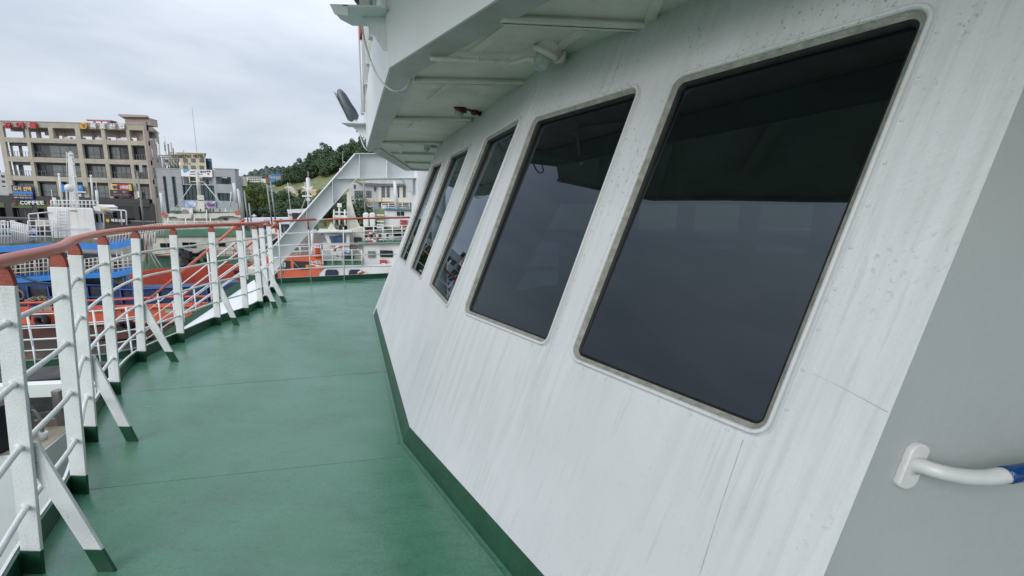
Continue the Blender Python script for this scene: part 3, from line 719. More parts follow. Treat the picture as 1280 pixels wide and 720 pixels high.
p_ = MB(); q = aty(458, 16, Yb); p_.box((q.x - .03, Yb - .03, zt), (q.x + .03, Yb + .03, zt + .5)); obj('square_post', p_, W_ARCH, tb, bevel=.004)
lmp = MB(); q = aty(449, 2, Yb + .1); lmp.bar(aty(440, -12, Yb + .1), aty(452, 8, Yb + .1), (0, .08, 0), (.012, 0, .01)); obj('lamp_plate', lmp, LG, tb)
obj('cable', MB().tube(spline([aty(452, 30, 2.9), aty(456, 52, 2.9), aty(464, 78, 2.8), aty(474, 98, 2.7), aty(490, 113, 2.7), aty(505, 112, 2.75), aty(516, 98, 2.8), aty(522, 88, 2.85)], 8), .0065, 7), W_ARCH, tb)

# grab rail on the grey panel, its middle wrapped in blue tape
gp = hit(1136, 580, K0, n3)
gr = thing('grab_rail', 'short white grab rail wrapped in shiny blue tape on the grey panel', 'grab rail', tuple(gp))
pd = MB()
ring = []
for s2, sc_ in ((1, 1),):
    for rr, dd in ((1.0, 0), (1.0, .010), (.86, .015)):
        ring.append([gp + D3 * (.0215 * rr * math.cos(A_)) + e3 * ((.034 if math.sin(A_) > 0 else -.034) * 1 + .0215 * rr * math.sin(A_)) + n3 * dd for A_ in [2 * math.pi * j / 24 for j in range(24)]])
for i, rg in enumerate(ring):
    base = len(pd.v); pd.v += [tuple(p) for p in rg]
    if i:
        for j in range(24): j2 = (j + 1) % 24; pd.f.append([base - 24 + j, base - 24 + j2, base + j2, base + j]); pd.mi.append(0); pd.sm.append(True)
pd.f.append([len(pd.v) - 24 + j for j in range(24)]); pd.mi.append(0); pd.sm.append(False)
W_SM = mat('smooth_white_paint', (.62, .625, .62), .35, var=.05, scale=8, bump=.10, bscale=90, specks=(.25, .22, .2, .6, 90, .74))
obj('base_plate', pd, W_SM, gr)
def gpt(px, py, d): return hit(px, py, K0 + n3 * d, n3)
pp = spline([gp + n3 * .005, gpt(1150, 582, .022), gpt(1172, 589, .045), gpt(1200, 595, .056), gpt(1230, 597, .06), gpt(1256, 594, .06)], 6)
obj('rail', MB().tube(pp, [.0215] * 2 + [.0165] * (len(pp) - 2), 16), W_SM, gr)
tp_ = [pp[-1], gpt(1300, 588, .06), gpt(1420, 574, .06)]
obj('tape_wrap', MB().tube(spline(tp_, 5), .0178, 16), TAPE, gr)
obj('rail', MB().tube(spline([tp_[-1], gpt(1480, 570, .05), gpt(1500, 570, 0)], 5), .0165, 12), W_NEAR, gr)

# ---- the gantry arch that carries the overhang forward
an = V((-fdir.y, fdir.x, 0))                        # points forward
AP = F0 + an * .05
def ap(x, y, d=0): return hit(x, y, AP + an * d, an)
arch = thing('support_arch', 'white steel I-beam arch sloping from the front railing up to the overhang', 'arch', tuple(ap(380, 330)))
web = MB(); wd = .10
poly = [ap(444.8, 191.7), ap(500, 191.7), ap(545, 199), ap(545, 223), ap(446, 223), ap(386, 291.7), ap(352, 330), ap(352, 300), ap(359.7, 289)]
poly = [ap(444.8, 192), ap(545, 192), ap(545, 222.5), ap(445.6, 223), ap(386, 291.7), ap(340, 343), ap(334, 318), ap(359.7, 289)]
web.prism([p + an * .09 for p in poly], an * .015); obj('web', web, W_ARCH, arch)
def flange(a, b, w_=.10, nm='flange', th=.009):
    mb = MB(); a, b = ap(*a), ap(*b); t = (b - a).normalized(); q = t.cross(an).normalized(); mb.bar(a + an * w_, b + an * w_, an * w_, q * th); obj(nm, mb, W_ARCH, arch, bevel=.002)
flange((444.8, 191.9), (545, 192)); flange((334, 318), (444.8, 191.7)); flange((445.6, 223), (545, 222.3)); flange((340, 343), (445.6, 223)); flange((421, 222.6), (445, 223), .09)
for a, b in (((449.5, 193), (449.5, 222)), ((484, 193), (484, 222)), ((415.6, 226), (416.5, 256)), ((383, 264), (384, 293))): flange(a, b, .06, 'web_stiffener', .006)
# curved knee and hexagonal pillar behind the wheelhouse corner
kn = MB(); kn.prism([ap(508, 223, .02), ap(500, 223, .02), ap(505, 226, .02), ap(509, 233, .02), ap(511, 240, .02), ap(516, 240, .02), ap(516, 223, .02)], an * .1); obj('knee', kn, W_ARCH, arch)
pl_ = MB(); c = ap(529, 240, .15); c0 = V((c.x, c.y, -.0)); hexr = .27
ring = [V((hexr * math.cos(math.radians(60 * j + 15)), hexr * math.sin(math.radians(60 * j + 15)), 0)) for j in range(6)]
topz = ap(530, 212, .15).z
pl_.prism([c0 + r for r in ring], (0, 0, topz)); pl_.prism([c0 + r + V((0, 0, topz)) for r in ring], (0, 0, .001))
obj('pillar', pl_, W_ARCH, arch, bevel=.008)
cp = MB(); cp.add([c0 + r + V((0, 0, topz)) for r in ring] + [c0 + r * .45 + V((.1, 0, topz + .28)) for r in ring], [(i, (i + 1) % 6, 6 + (i + 1) % 6, 6 + i) for i in range(6)] + [(11, 10, 9, 8, 7, 6)]); obj('pillar_head', cp, W_ARCH, arch)

# ================================================================== LOWER DECK OUTSIDE THE RAILING
def lz(x, y): return atz(x, y, LOW_Z)
# green bulwark strip and pipe railing at the bow edge of the lower deck
bw = thing('lower_bulwark', 'low dark green bulwark strip along the lower deck edge', 'bulwark', tuple(LE[2]))
mb = MB()
for a, b in zip(LE, LE[1:]):
    t = (b - a).normalized(); n = V((-t.y, t.x, 0)); mb.bar(a + V((0, 0, .09)), b + V((0, 0, .09)), n * .01, (0, 0, .09), 0); mb.bar(a + V((0, 0, .19)), b + V((0, 0, .19)), n * .06, (0, 0, .01), 0); mb.bar(a + n * .012 + V((0, 0, -.2)), b + n * .012 + V((0, 0, -.2)), n * .003, (0, 0, .37), 1)
obj('plate', mb, [GRN, W_SHIP], bw)
lr = thing('lower_railing', 'thin white pipe railing standing on the lower deck edge below the main railing', 'railing', tuple(LE[2]))
LP = [LE[0], LE[1], LE[2], LE[3], LE[4], LE[5]]
for z in (.42, .68, .95, 1.00, 1.27): obj('rail', MB().tube([p + V((0, 0, z)) for p in LP], .015 if z != .68 else .02, 7), W_RAIL, lr)
for x, y in ((-90, 474), (-20, 466), (46, 460), (82, 457), (126, 453), (166, 447)):
    p = lz(x, y); obj('post', MB().tube([p, p + V((0, 0, 1.29))], .02, 8).tube([p + V((.12, -.12, 0)), p + V((.0, 0, .55))], .014, 7), W_RAIL, lr)
# white beam spanning below the railing
p, q = aty(-70, 492, 5.4), aty(126, 483, 5.4); mb = MB(); mb.bar(p, q, (0, .07, 0), (0, 0, .095)); 
bm = thing('cross_beam', 'white box beam spanning below the deck railing', 'beam', tuple(p)); obj('beam', mb, W_SHIP, bm, bevel=.006)
mb = MB(); mb.bar(q + V((.0, .0, -.7)), q + V((0, 0, .0)), (.06, 0, 0), (0, .06, 0)); mb.bar(p + V((0, 0, -.7)), p, (.06, 0, 0), (0, .06, 0)); obj('leg', mb, W_SHIP, bm)
# dark hatch behind it
HAT = mat('dark_nonslip_cover', (.05, .05, .05), .8, var=.3, scale=4, bump=.4, bscale=40)
mb = MB(); a_, b_ = atz(-60, 480, -1.55), atz(110, 463, -1.55); mb.bar(a_ + V((0, .15, -.3)), b_ + V((0, .15, -.3)), (0, .42, 0), (0, 0, .3)); obj('hatch_cover', mb, HAT, label='dark grey flat hatch cover on the lower deck behind the white beam', cat='hatch cover', base=tuple(a_ + V((0, 0, -.6))), bevel=.02)
# casing with an air-conditioner on top
cz = -1.0
c1, c2_, c3 = atz(53, 565, cz), atz(92, 532, cz), atz(-160, 588, cz)
CAS = mat('casing_grey_white', (.42, .43, .42), .5, var=.05, scale=1, dirt=(.35, .25, .15, .3), dirt_scale=3)
TOPM = mat('dirty_casing_top', (.42, .38, .30), .7, var=.15, scale=3, c2=(.30, .25, .18), dirt=(.22, .13, .07, .6), dirt_scale=3)
mb = MB(); dn = V((0, 0, -1.3)); lft = (c3 - c1); bk = (c2_ - c1) * 1.12
mb.prism([c1, c1 + bk, c3 + bk, c3], dn, 0)
cs = obj('casing', mb, [W_SHIP], None, label='white steel casing on the lower deck with rust-stained top', cat='casing', base=tuple(c1 + dn), bevel=.01)
mb = MB(); mb.prism([c1 + V((0, 0, .003)) + bk * .02 - V((.02, 0, 0)), c1 + V((0, 0, .003)) + bk * .98, c3 + bk * .98, c3 + V((0, 0, .003))], (0, 0, .004)); obj('casing_top', mb, TOPM, cs)
mb = MB(); mb.bar(c1 + bk * .93 + V((0, 0, .05)) + V((-.01, 0, 0)), c3 + bk * .93 + V((0, 0, .05)), (0, .01, 0), (0, 0, .045)); obj('rear_lip', mb, TOPM, cs)
# louvred unit
ac = thing('air_unit', 'boxy air-conditioner with dark louvres standing on the white casing', 'air conditioner', tuple(atz(5, 572, cz)))
Ya = atz(8, 573, cz).y; pr = atz(7, 566, cz).x; H_ = .48
mb = MB(); mb.box((pr - .8, Ya, cz + .01), (pr, Ya + .3, cz + H_)); obj('body', mb, DARK, ac, bevel=.008)
for k_ in range(9):
    z = cz + .03 + k_ * .052; mb = MB(); mb.bar(V((pr - .78, Ya - .012, z)), V((pr - .01, Ya - .012, z)), (0, .012, .006), (0, -.004, .008)); obj('louvre', mb, W_OLD, ac)
mb = MB(); mb.box((pr - .012, Ya - .03, cz + .01), (pr + .012, Ya - .002, cz + H_)); mb.box((pr - .8, Ya - .03, cz + H_ - .02), (pr - .012, Ya - .002, cz + H_ + .004)); obj('frame', mb, W_OLD, ac)
POST = mat('weathered_grey_post', (.22, .20, .18), .7, var=.2, scale=8)
for x, y, ht, nm in ((36, 547, .50, 'thick grey post standing on the casing beside the hose'), (80, 531, .42, 'grey post standing at the far corner of the casing')):
    p = atz(x, y, cz); mb = MB(); mb.bar(p, p + V((0, 0, ht)), (.045, 0, 0), (0, .04, 0)); obj('casing_post', mb, POST, label=nm, cat='post', base=tuple(p), bevel=.01)
hs = thing('hose', 'bent grey hose rising from a white stub on the casing', 'hose', tuple(atz(54, 550, cz)))
Yh = atz(54, 550, cz).y
obj('hose_loop', MB().tube(spline([aty(39, 512, Yh), aty(45, 516, Yh), aty(51, 528, Yh), aty(53.5, 543, Yh)], 7), .014, 9), POST, hs)
obj('stub', MB().tube([aty(54, 551, Yh), aty(54, 540, Yh)], .034, 12), W_SHIP, hs)
obj('hose_nut', MB().tube([aty(36, 508, Yh), aty(39, 515, Yh)], .025, 8), mat('blue_fitting', (.03, .05, .15), .5), hs)

# ---- outboard stairway down to the lower deck
ST = hit(300, 356, V((0, 7.9, 0)), V((0, 1, 0))); ST = atz(301, 355, 0.0)
SB = atz(168, 446, LOW_Z)
sdv = SB - ST; SB = ST + sdv * 1.0
shz = V((sdv.x, sdv.y, 0)).normalized(); sn = V((-shz.y, shz.x, 0)); sn = sn if sn.y > 0 else -sn    # away from the camera
stair = thing('outboard_stairway', 'steep green stairway with white pipe rails and two red handrails outside the deck railing', 'stairway', tuple(SB))
SWD = .75
for s0 in (0, SWD):
    mb = MB(); mb.bar(ST + sn * s0 + V((0, 0, -.05)), SB + sn * s0 + V((0, 0, -.02)), sn * .012, (0, 0, .11)); obj('stringer', mb, GRN, stair)
nst = 11
for k_ in range(nst):
    p = ST + sdv * ((k_ + .5) / nst); mb = MB(); mb.bar(p + sn * .02, p + sn * (SWD - .02), shz * .12, (0, 0, .012)); obj('tread', mb, DECK, stair)
def sp(t, z, s0=0): return ST + sdv * t + sn * s0 + V((0, 0, z))
for s0 in (0, SWD):
    obj('handrail', MB().tube([sp(-.06, 1.12, s0), sp(.86, 1.06, s0)], .026, 10), RED, stair)
    for z in (.22, .42, .62, .84): obj('rail', MB().tube([sp(-.04, z, s0), sp(.95, z, s0)], .012, 7), W_RAIL, stair)
    for t in (-.05, .22, .46, .68, .9):
        obj('stanchion', MB().tube([sp(t, 0, s0), sp(t, 1.09, s0)], .016, 7), W_RAIL, stair)
obj('tape_wrap', MB().tube([sp(.02, 1.121, SWD), sp(.075, 1.115, SWD)], .029, 10), mat('light_blue_tape', (.05, .28, .55), .35), stair)
# white sloping side plate between the deck edge and the stairway, with a green landing at its head
mb = MB(); ins = [outer_p + V((-.02, 0, -.02)) for outer_p in [PB[4], PB[5], PB[6], PB[7], PB[8], PB[9]]]
up_line = [sp(t, -.10) - sn * .02 for t in (.98, .74, .5, .26, .04, -.1)]
vs = []
for a, b in zip(ins, up_line): vs += [a, b]
vs += [v + V((0, 0, -.03)) for v in vs]; n_ = 12
fs = []
for i in range(5): a = i * 2; fs += [(a, a + 1, a + 3, a + 2), (a + n_, a + 2 + n_, a + 3 + n_, a + 1 + n_)]
fs += [(0, 2, 2 + n_, n_)] + [(1, 3, 3 + n_, 1 + n_)]
mb.add(vs, fs)
obj('side_plate', mb, mat('side_plate_white', (.66, .68, .69), .45, var=.03, scale=2), stair)
ld = thing('landing_box', 'dark green box at the head of the outboard stairway', 'box', tuple(atz(316, 354, 0)))
mb = MB(); p = atz(318, 353, .02); mb.box((p.x - .22, p.y, -.05), (p.x + .25, p.y + .4, .16)); obj('body', mb, GRN, ld, bevel=.01)
mb = MB(); mb.box((p.x - .22, p.y - .01, .165), (p.x + .25, p.y + .41, .30)); obj('lid', mb, W_OLD, ld, bevel=.01)

# ================================================================== HARBOUR: helpers for things some way off
def vd(p): d = V((p.x, p.y, 0)) - V((EYE.x, EYE.y, 0)); return d.normalized()
class Far:
    """one vessel or building: fronts stand across the sight line at depth Y, bodies run back along it"""
    def __init__(s, root, Y): s.o = root; s.Y = Y
    def p(s, x, y, dy=0): return aty(x, y, s.Y + dy)
    def slab(s, name, x0, y0, x1, y1, t, m_, dy=0, parent=None, bevel=0, label=None):
        ym = (y0 + y1) / 2; a = s.p(x0, ym, dy); b = s.p(x1, ym, dy); zt = s.p((x0 + x1) / 2, y0, dy).z; zb = s.p((x0 + x1) / 2, y1, dy).z
        d = vd((a + b) / 2) * t; Yc_ = s.Y + dy
        mb = MB(); P = [V((a.x, Yc_, zb)), V((b.x, Yc_, zb)), V((b.x, Yc_, zt)), V((a.x, Yc_, zt))]; mb.prism(P, d)
        return obj(name, mb, m_, parent or s.o, bevel=bevel, label=label)
    def poly(s, name, pts, t, m_, dy=0, parent=None, bevel=0, label=None):
        P = [s.p(x, y, dy) for x, y in pts]; c = sum(P, V((0, 0, 0))) / len(P); mb = MB(); mb.prism(P, vd(c) * t)
        return obj(name, mb, m_, parent or s.o, bevel=bevel, label=label)
    def pipe(s, name, pts, r, m_, dy=0, parent=None, n=6):
        return obj(name, MB().tube([s.p(x, y, dy) for x, y in pts], [q * .68 for q in r] if isinstance(r, list) else r * .68, n), m_, parent or s.o)
    def rails(s, name, x0, x1, yt0, yt1, h, posts, m_, dy=0, nr=3, r=.03, parent=None):
        """pipe guard rail: top edge runs from (x0,yt0) to (x1,yt1), h pixels high"""
        mb = MB()
        for k in range(nr):
            f = h * k / nr; mb.tube([s.p(x0, yt0 + f, dy), s.p(x1, yt1 + f, dy)], r, 5)
        for k in range(posts):
            t = k / max(posts - 1, 1); x = x0 + (x1 - x0) * t; y = yt0 + (yt1 - yt0) * t
            mb.tube([s.p(x, y, dy), s.p(x + .04 * h, y + h, dy)], r * 1.15, 5)
        return obj(name, mb, m_, parent or s.o)
def lifering(px, py, r, Y, label, tilt=(0, -1, 0)):
    c = aty(px, py, Y); mb = MB(); mb.torus(c, r, r * .27, tilt, 32, 8, 0, alt=1)
    return obj('life_ring', mb, [mat('ring_orange', (.50, .09, .04), .5), mat('ring_white', (.65, .64, .60), .5)], label=label, cat='life ring', base=tuple(c))
def letters(body, px, py, hpx, wpx, Y, m_, parent=None, dy=0, name='lettering', ext=.02, bold=0.0):
    cu = bpy.data.curves.new('text', 'FONT'); cu.body = body; cu.align_x = 'CENTER'; cu.align_y = 'CENTER'; cu.extrude = ext; cu.offset = bold; cu.resolution_u = 3
    t = bpy.data.objects.new('text_source', cu); col.objects.link(t)
    dg = bpy.context.evaluated_depsgraph_get(); me = bpy.data.meshes.new_from_object(t.evaluated_get(dg)); bpy.data.objects.remove(t)
    xs = [v.co.x for v in me.vertices]; ys = [v.co.y for v in me.vertices]
    a, b = aty(px - wpx / 2, py, Y + dy), aty(px + wpx / 2, py, Y + dy); zt, zb = aty(px, py - hpx / 2, Y + dy).z, aty(px, py + hpx / 2, Y + dy).z
    sx = (b.x - a.x) / (max(xs) - min(xs)); sz = (zt - zb) / (max(ys) - min(ys)); cx_, cy_ = (max(xs) + min(xs)) / 2, (max(ys) + min(ys)) / 2
    c = (a + b) / 2; zc = (zt + zb) / 2
    for v in me.vertices:
        x, y, z = v.co; v.co = ((x - cx_) * sx, -z, (y - cy_) * sz)
    me.materials.clear(); me.materials.append(m_)
    o = bpy.data.objects.new(name, me); col.objects.link(o)
    off = V((c.x, c.y, zc))
    if len(body) > 4 and hpx < 3: o['kind'] = 'stuff'
    if parent: o.parent = parent; o.location = off - origin(parent)
    else: o.location = off
    return o
GREEN_D = mat('ship_green_deck', (.07, .20, .12), .6, var=.12, scale=1)
GREEN_L = mat('ship_dark_green', (.02, .09, .05), .5, var=.15, scale=1)
HULL_R = mat('hull_red_paint', (.52, .065, .03), .5, var=.12, scale=.7, dirt=(.18, .06, .04, .5), dirt_scale=1.2)
HULL_O = mat('hull_orange_paint', (.62, .11, .05), .5, var=.1, scale=.8, dirt=(.25, .1, .06, .45), dirt_scale=1.5)
HULL_B = mat('antifouling_brown', (.085, .028, .022), .7, var=.2, scale=1.2, dirt=(.16, .10, .07, .5), dirt_scale=2)
BLUE_N = mat('navy_hull_blue', (.012, .042, .14), .5, var=.25, scale=1, dirt=(.05, .05, .06, .5), dirt_scale=2)
BLUE_B = mat('bright_blue_trim', (.02, .21, .62), .5, var=.1, scale=2, dirt=(.1, .08, .07, .4), dirt_scale=3)
OLIVE = mat('olive_canvas', (.20, .20, .12), .8, var=.2, scale=2)
BEIGE = mat('weathered_beige_patch', (.42, .37, .25), .7, var=.2, scale=3)
TYRE = mat('tyre_rubber', (.02, .022, .025), .7, var=.3, scale=8)
ROPE = mat('hemp_rope', (.36, .28, .16), .9, var=.3, scale=10)
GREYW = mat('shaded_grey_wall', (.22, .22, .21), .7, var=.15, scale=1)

# ---------------------------------------------------------------- orange work barge in front
t = thing('work_barge', 'low orange-red barge with brown lower hull and black tyre fenders, nearest vessel on the water', 'barge', tuple(aty(120, 424, 22.6)))
B = Far(t, 22.6)
B.poly('lower_hull', [(-90, 403), (292, 399), (262, 408), (225, 418), (150, 424), (30, 424), (-90, 426)], 3.0, HULL_B)
B.poly('bulwark', [(-90, 386), (150, 382), (292, 377), (291, 400), (150, 405), (-90, 407)], .14, HULL_O, dy=-.06)
B.pipe('rub_rail', [(-90, 408), (150, 405.5), (291, 400)], .09, HULL_B, dy=-.1, n=8)
for ya, yb in ((379.5, 371.5), (391.5, 383.5)): B.pipe('top_rail', [(-90, ya + 1.2), (16, ya), (140, (ya + yb) / 2 - .6), (206, yb), (290, yb - 1)], .10, HULL_R, dy=-.22, n=8)
for x in (-40, 36, 94, 138, 178, 240): B.pipe('rail_post', [(x, 379 - (x + 40) * .02), (x + 1.5, 400)], .06, HULL_R, dy=-.2)
for x0, y0, x1, y1 in ((18, 383, 23, 390), (40, 384, 65, 391.5), (122, 385.5, 133, 390), (143, 386, 151, 390), (206, 385, 234, 391.5)): B.slab('patch', x0, y0, x1, y1, .05, BEIGE, dy=-.12)
for k, (x, y, lb) in enumerate(((53, 401, 'black tyre fender on the barge side, leftmost of three'), (157.5, 407, 'black tyre fender on the barge side behind the fifth railing post'), (-30, 402, None), (251, 395, 'black tyre fender near the bow end of the barge'))):
    if lb is None: continue
    c = aty(x, y, 22.25); mb = MB(); mb.torus(c, .27, .125, (0, 1, .12), 20, 8, squash=1.3); mb.tube([c + V((0, .05, .3)), c + V((0, .15, .75))], .02, 5)
    obj('tyre_fender', mb, TYRE, label=lb, cat='tyre', base=tuple(c), group='tyre fenders on the barge')

# ---------------------------------------------------------------- blue fishing boat
t = thing('fishing_boat', 'old fishing boat with navy blue hull, bright blue deck edges and white wheelhouse with mast', 'fishing boat', tuple(aty(80, 400, 26)))
A = Far(t, 26)
A.poly('hull', [(-90, 341), (10, 342), (26, 347), (50, 354), (90, 357), (140, 357), (165, 360), (262, 357), (300, 352), (296, 384), (262, 388), (-90, 394)], 1.3, BLUE_N)
A.pipe('gunwale', [(-90, 339), (10, 341), (26, 346), (50, 353), (90, 356), (135, 357)], .10, BLUE_N, dy=-.1)
for x in (20, 34, 60, 90, 109, 127, 150, 166, 196, 216, 240, 258): A.slab('hull_frame', x, 358, x + 1.6, 379, .12, mat('frame_blue', (.03, .11, .34), .5), dy=-.12)
A.pipe('rub_rail', [(140, 361.5), (165, 362), (262, 357)], .07, mat('frame_blue', (0, 0, 0)), dy=-.15); A.pipe('rub_rail', [(60, 371), (165, 372), (262, 369)], .05, mat('frame_blue', (0, 0, 0)), dy=-.15)
for x0, x1 in ((36, 58), (63, 88), (111, 124), (152, 163)): A.slab('hull_recess', x0, 361, x1, 369, .02, DARK, dy=-.02)
# rounded interior, superstructure and decks
A.slab('cabin_wall', -60, 316, 152, 352, 2.6, GREYW, dy=1.6)
for x0, x1 in ((-40, -12), (4, 22), (33, 50), (104, 112), (140, 152)): A.slab('cabin_opening', x0, 322, x1, 347, .05, DARK, dy=1.5)
def band(nm, pts, th, t_, m_, dy=0): 
    A.poly(nm, pts + [(x, y + th) for x, y in reversed(pts)], t_, m_, dy)
band('lower_deck_edge', [(-60, 350), (0, 348), (28, 347), (55, 344.5), (92, 341.5), (128, 341), (146, 340.5), (157, 338), (165, 334.5)], 6.5, 2.2, BLUE_B, dy=-.1)
band('upper_deck_edge', [(-60, 311), (0, 308.5), (28, 307), (55, 305), (92, 304), (136, 306), (150, 303.5), (165, 299.5)], 7, 3.6, BLUE_B, dy=-.1)
A.poly('upper_deck', [(-60, 306), (30, 303), (60, 297), (120, 299), (140, 305), (120, 306), (55, 306.5), (0, 309)], .3, OLIVE, dy=.3)
for x in (141, 153.5, 157.5, 161): A.pipe('pillar', [(x, 344), (x + 3, 362)], .055, mat('frame_blue', (0, 0, 0)))
A.slab('deck_store', 143, 345, 160, 360, .5, mat('yellow_green_panel', (.28, .29, .15), .7, var=.2, scale=2), dy=.9)
for (x0, x1, n_) in ((14, 60, 9), (70, 95, 5), (106, 132, 6), (135, 166, 6)): A.rails('deck_rail', x0, x1, 327 - x0 * .03, 325 - x1 * .03, 20 - (2 if x0 > 100 else 0), n_, W_OLD if x0 != 70 else W_SHIP, nr=4, r=.028)
A.rails('deck_rail', -60, 14, 328, 327, 22, 10, W_OLD, nr=4, r=.028)
for x in (17, 44, 86, 139, 147, 154): A.pipe('deck_pillar', [(x - 1.5, 314), (x + 2.5, 345)], .05, W_OLD)
# upper rails
A.rails('upper_rail', -40, 14, 277, 277, 27, 14, W_SHIP, nr=3, r=.03)
A.rails('upper_rail', 14, 33, 277, 281, 22, 8, W_SHIP, nr=2, r=.035)
A.rails('upper_rail', 35, 66, 276, 276, 26, 4, W_SHIP, nr=4, r=.03)
A.rails('upper_rail', 134, 165, 287, 283.5, 17, 9, W_OLD, nr=2, r=.04)
A.slab('raft_canister', 14, 279, 31, 287, 1, W_SHIP, dy=.8, bevel=.2)
for x in (137, 143, 150, 158, 163): A.slab('deck_gear', x, 289 + (x % 3), x + U(2, 4), 298, .3, random.choice([HULL_R, W_OLD, BLUE_B, GREEN_L]), dy=.3)
# white wheelhouse tower
A.slab('tower', 62, 259.5, 119, 300, 3, W_SHIP, dy=.4, bevel=.05)
A.slab('tower_side', 119, 262, 130, 300, 2.2, W_SHIP, dy=1.0)
for x0, x1 in ((119.5, 122.5), (126, 129)): A.slab('side_window', x0, 267, x1, 278, .1, SHIPG, dy=.94)
lad = MB()
for x in (71, 82): lad.tube([A.p(x, 261, .3), A.p(x + 2, 297, .3)], .025, 5)
for k in range(9): lad.tube([A.p(71 + k * .2, 264 + k * 3.9, .3), A.p(82 + k * .2, 264 + k * 3.9, .3)], .018, 5)
obj('ladder', lad, W_SHIP, t)
A.slab('rust_mark', 87.5, 263, 96, 264, .02, mat('rust', (.16, .08, .04), .8), dy=.37); A.pipe('tower_rail', [(62, 285), (90, 285.5), (112, 286)], .03, W_SHIP, dy=.25)
A.rails('tower_rail', 64, 122, 250.5, 251, 9, 13, W_SHIP, dy=.5, nr=2, r=.035)
for x0, y0, x1, y1, r_ in ((73.5, 217, 78, 259, .07), (113.5, 219, 117, 259, .07), (120.5, 238, 122, 256, .10), (83, 190, 84, 232, .02), (83, 236, 84, 258, .06), (64, 237, 66, 252, .02), (67.5, 247, 70, 259, .12), (120, 226, 121, 240, .02), (91.5, 245, 92, 258, .05)):
    A.pipe('whip_aerial' if r_ < .04 else 'aerial_post', [(x0, y0), (x1, y1)], r_, W_SHIP, dy=.8)
for x, y in ((73.3, 217.5), (113.5, 219.5)): A.slab('lamp_head', x - 1.6, y - 1, x + 1.6, y + 1.2, .15, W_SHIP, dy=.75)
# tapered mast with radar and dome
ms = MB(); a = A.p(88.2, 191, 1.2); b = A.p(93.5, 259, 1.2); ms.bar(b, a, (.24, 0, 0), (0, .2, 0)); k = len(ms.v)
A_w0, A_w1 = .36, .19
ms = MB(); ms.hexa([b + V(v) for v in ((-.26, -.08, 0), (.26, -.08, 0), (.26, .08, 0), (-.26, .08, 0))] + [a + V(v) for v in ((-.13, -.06, 0), (.13, -.06, 0), (.13, .06, 0), (-.13, .06, 0))]); mast = obj('mast', ms, W_SHIP, t)
A.slab('mast_cap', 85.5, 191, 91, 193, .4, W_SHIP, dy=1.0, parent=mast); A.slab('mast_lamp', 87, 188.8, 89, 191, .15, W_OLD, dy=1.1, parent=mast)
for x, y, w_ in ((90, 197, 2), (91, 205, 2.5), (93, 220, 3)): A.slab('lamp_bracket', x, y, x + w_, y + 1, .3, W_SHIP, dy=1.0, parent=mast)
for k in range(12): A.slab('rung', 88 + k * .42, 200 + k * 4.6, 92.8 + k * .42, 200.5 + k * 4.6, .03, W_OLD, dy=.82, parent=mast)
A.slab('radar_scanner', 96, 239.3, 107.5, 240.8, .2, W_SHIP, dy=.8, parent=mast); A.slab('radar_box', 96.5, 242, 101.5, 245.5, .5, W_SHIP, dy=.9, parent=mast)
dm = MB(); c = A.p(86.3, 234.5, .7); dm.lathe([(.12, -.25), (.2, -.2), (.22, -.02), (.19, .1), (.1, .19), (.0, .22)], c, (0, 0, 1), 14); obj('radar_dome', dm, W_SHIP, mast)
# folded awning and its pipe frame
aw = MB(); P = [A.p(x, y, .3) for x, y in ((116, 259), (123, 255.5), (128.5, 258.5), (128, 263), (125, 264), (119, 263))]; aw.prism(P, (.1, .9, 0)); obj('awning', aw, W_SHIP, t)
bn = MB(); q = [(127, 259), (131, 261.5), (135, 262.5), (140, 265.5)]; bn.tube([A.p(x, y, .4) for x, y in q], [.12, .2, .15, .07], 9); bn.tube([A.p(129, 262, .4), A.p(132.5, 268, .4)], [.16, .05], 7); obj('furled_canvas', bn, mat('cream_canvas', (.55, .50, .38), .8, var=.2, scale=6), t)
A.pipe('frame_pipe', [(128, 262), (156, 263), (157.6, 264.5), (158.5, 281)], .055, W_SHIP, dy=.4); A.pipe('frame_pipe', [(151.4, 264), (152.5, 281)], .045, W_SHIP, dy=.4); A.pipe('frame_pipe', [(129, 263), (130.3, 285)], .045, W_SHIP, dy=.4)
A.pipe('frame_pipe', [(62, 265), (36, 267.6), (35.6, 269), (41, 301)], .05, W_SHIP, dy=.3); A.pipe('frame_pipe', [(47.5, 267), (51, 301)], .04, W_SHIP, dy=.3)
# coiled rope, nets and gear over the blue rail
tr = MB(); c = aty(24, 368, 25.7); tr.torus(c, .33, .045, (.1, 1, .2), 20, 6); tr.torus(c + V((.03, -.04, -.03)), .30, .04, (0, 1, 0), 20, 6); tr.tube([c + V((-.25, -.05, .2)), c + V((-.33, -.05, -.4)), c + V((.3, -.05, -.62))], .045, 6); obj('rope_coil', tr, ROPE, label='coil of tan rope hanging on the blue hull', cat='rope', base=tuple(c))
hp_ = MB(); 
for k in range(26): x = U(36, 62); y = 376 - 3 * math.sin((x - 36) / 26 * math.pi) + U(-1, 1.5); c = aty(x, y, 25.4 + U(-.2, .3)); hp_.torus(c, U(.08, .2), U(.03, .05), (U(-1, 1), U(-1, 1), 1), 9, 5)
obj('rope_heap', hp_, ROPE, label='heap of tan rope and net lying along the blue boat rail', cat='rope', base=tuple(aty(49, 378, 25.4)))

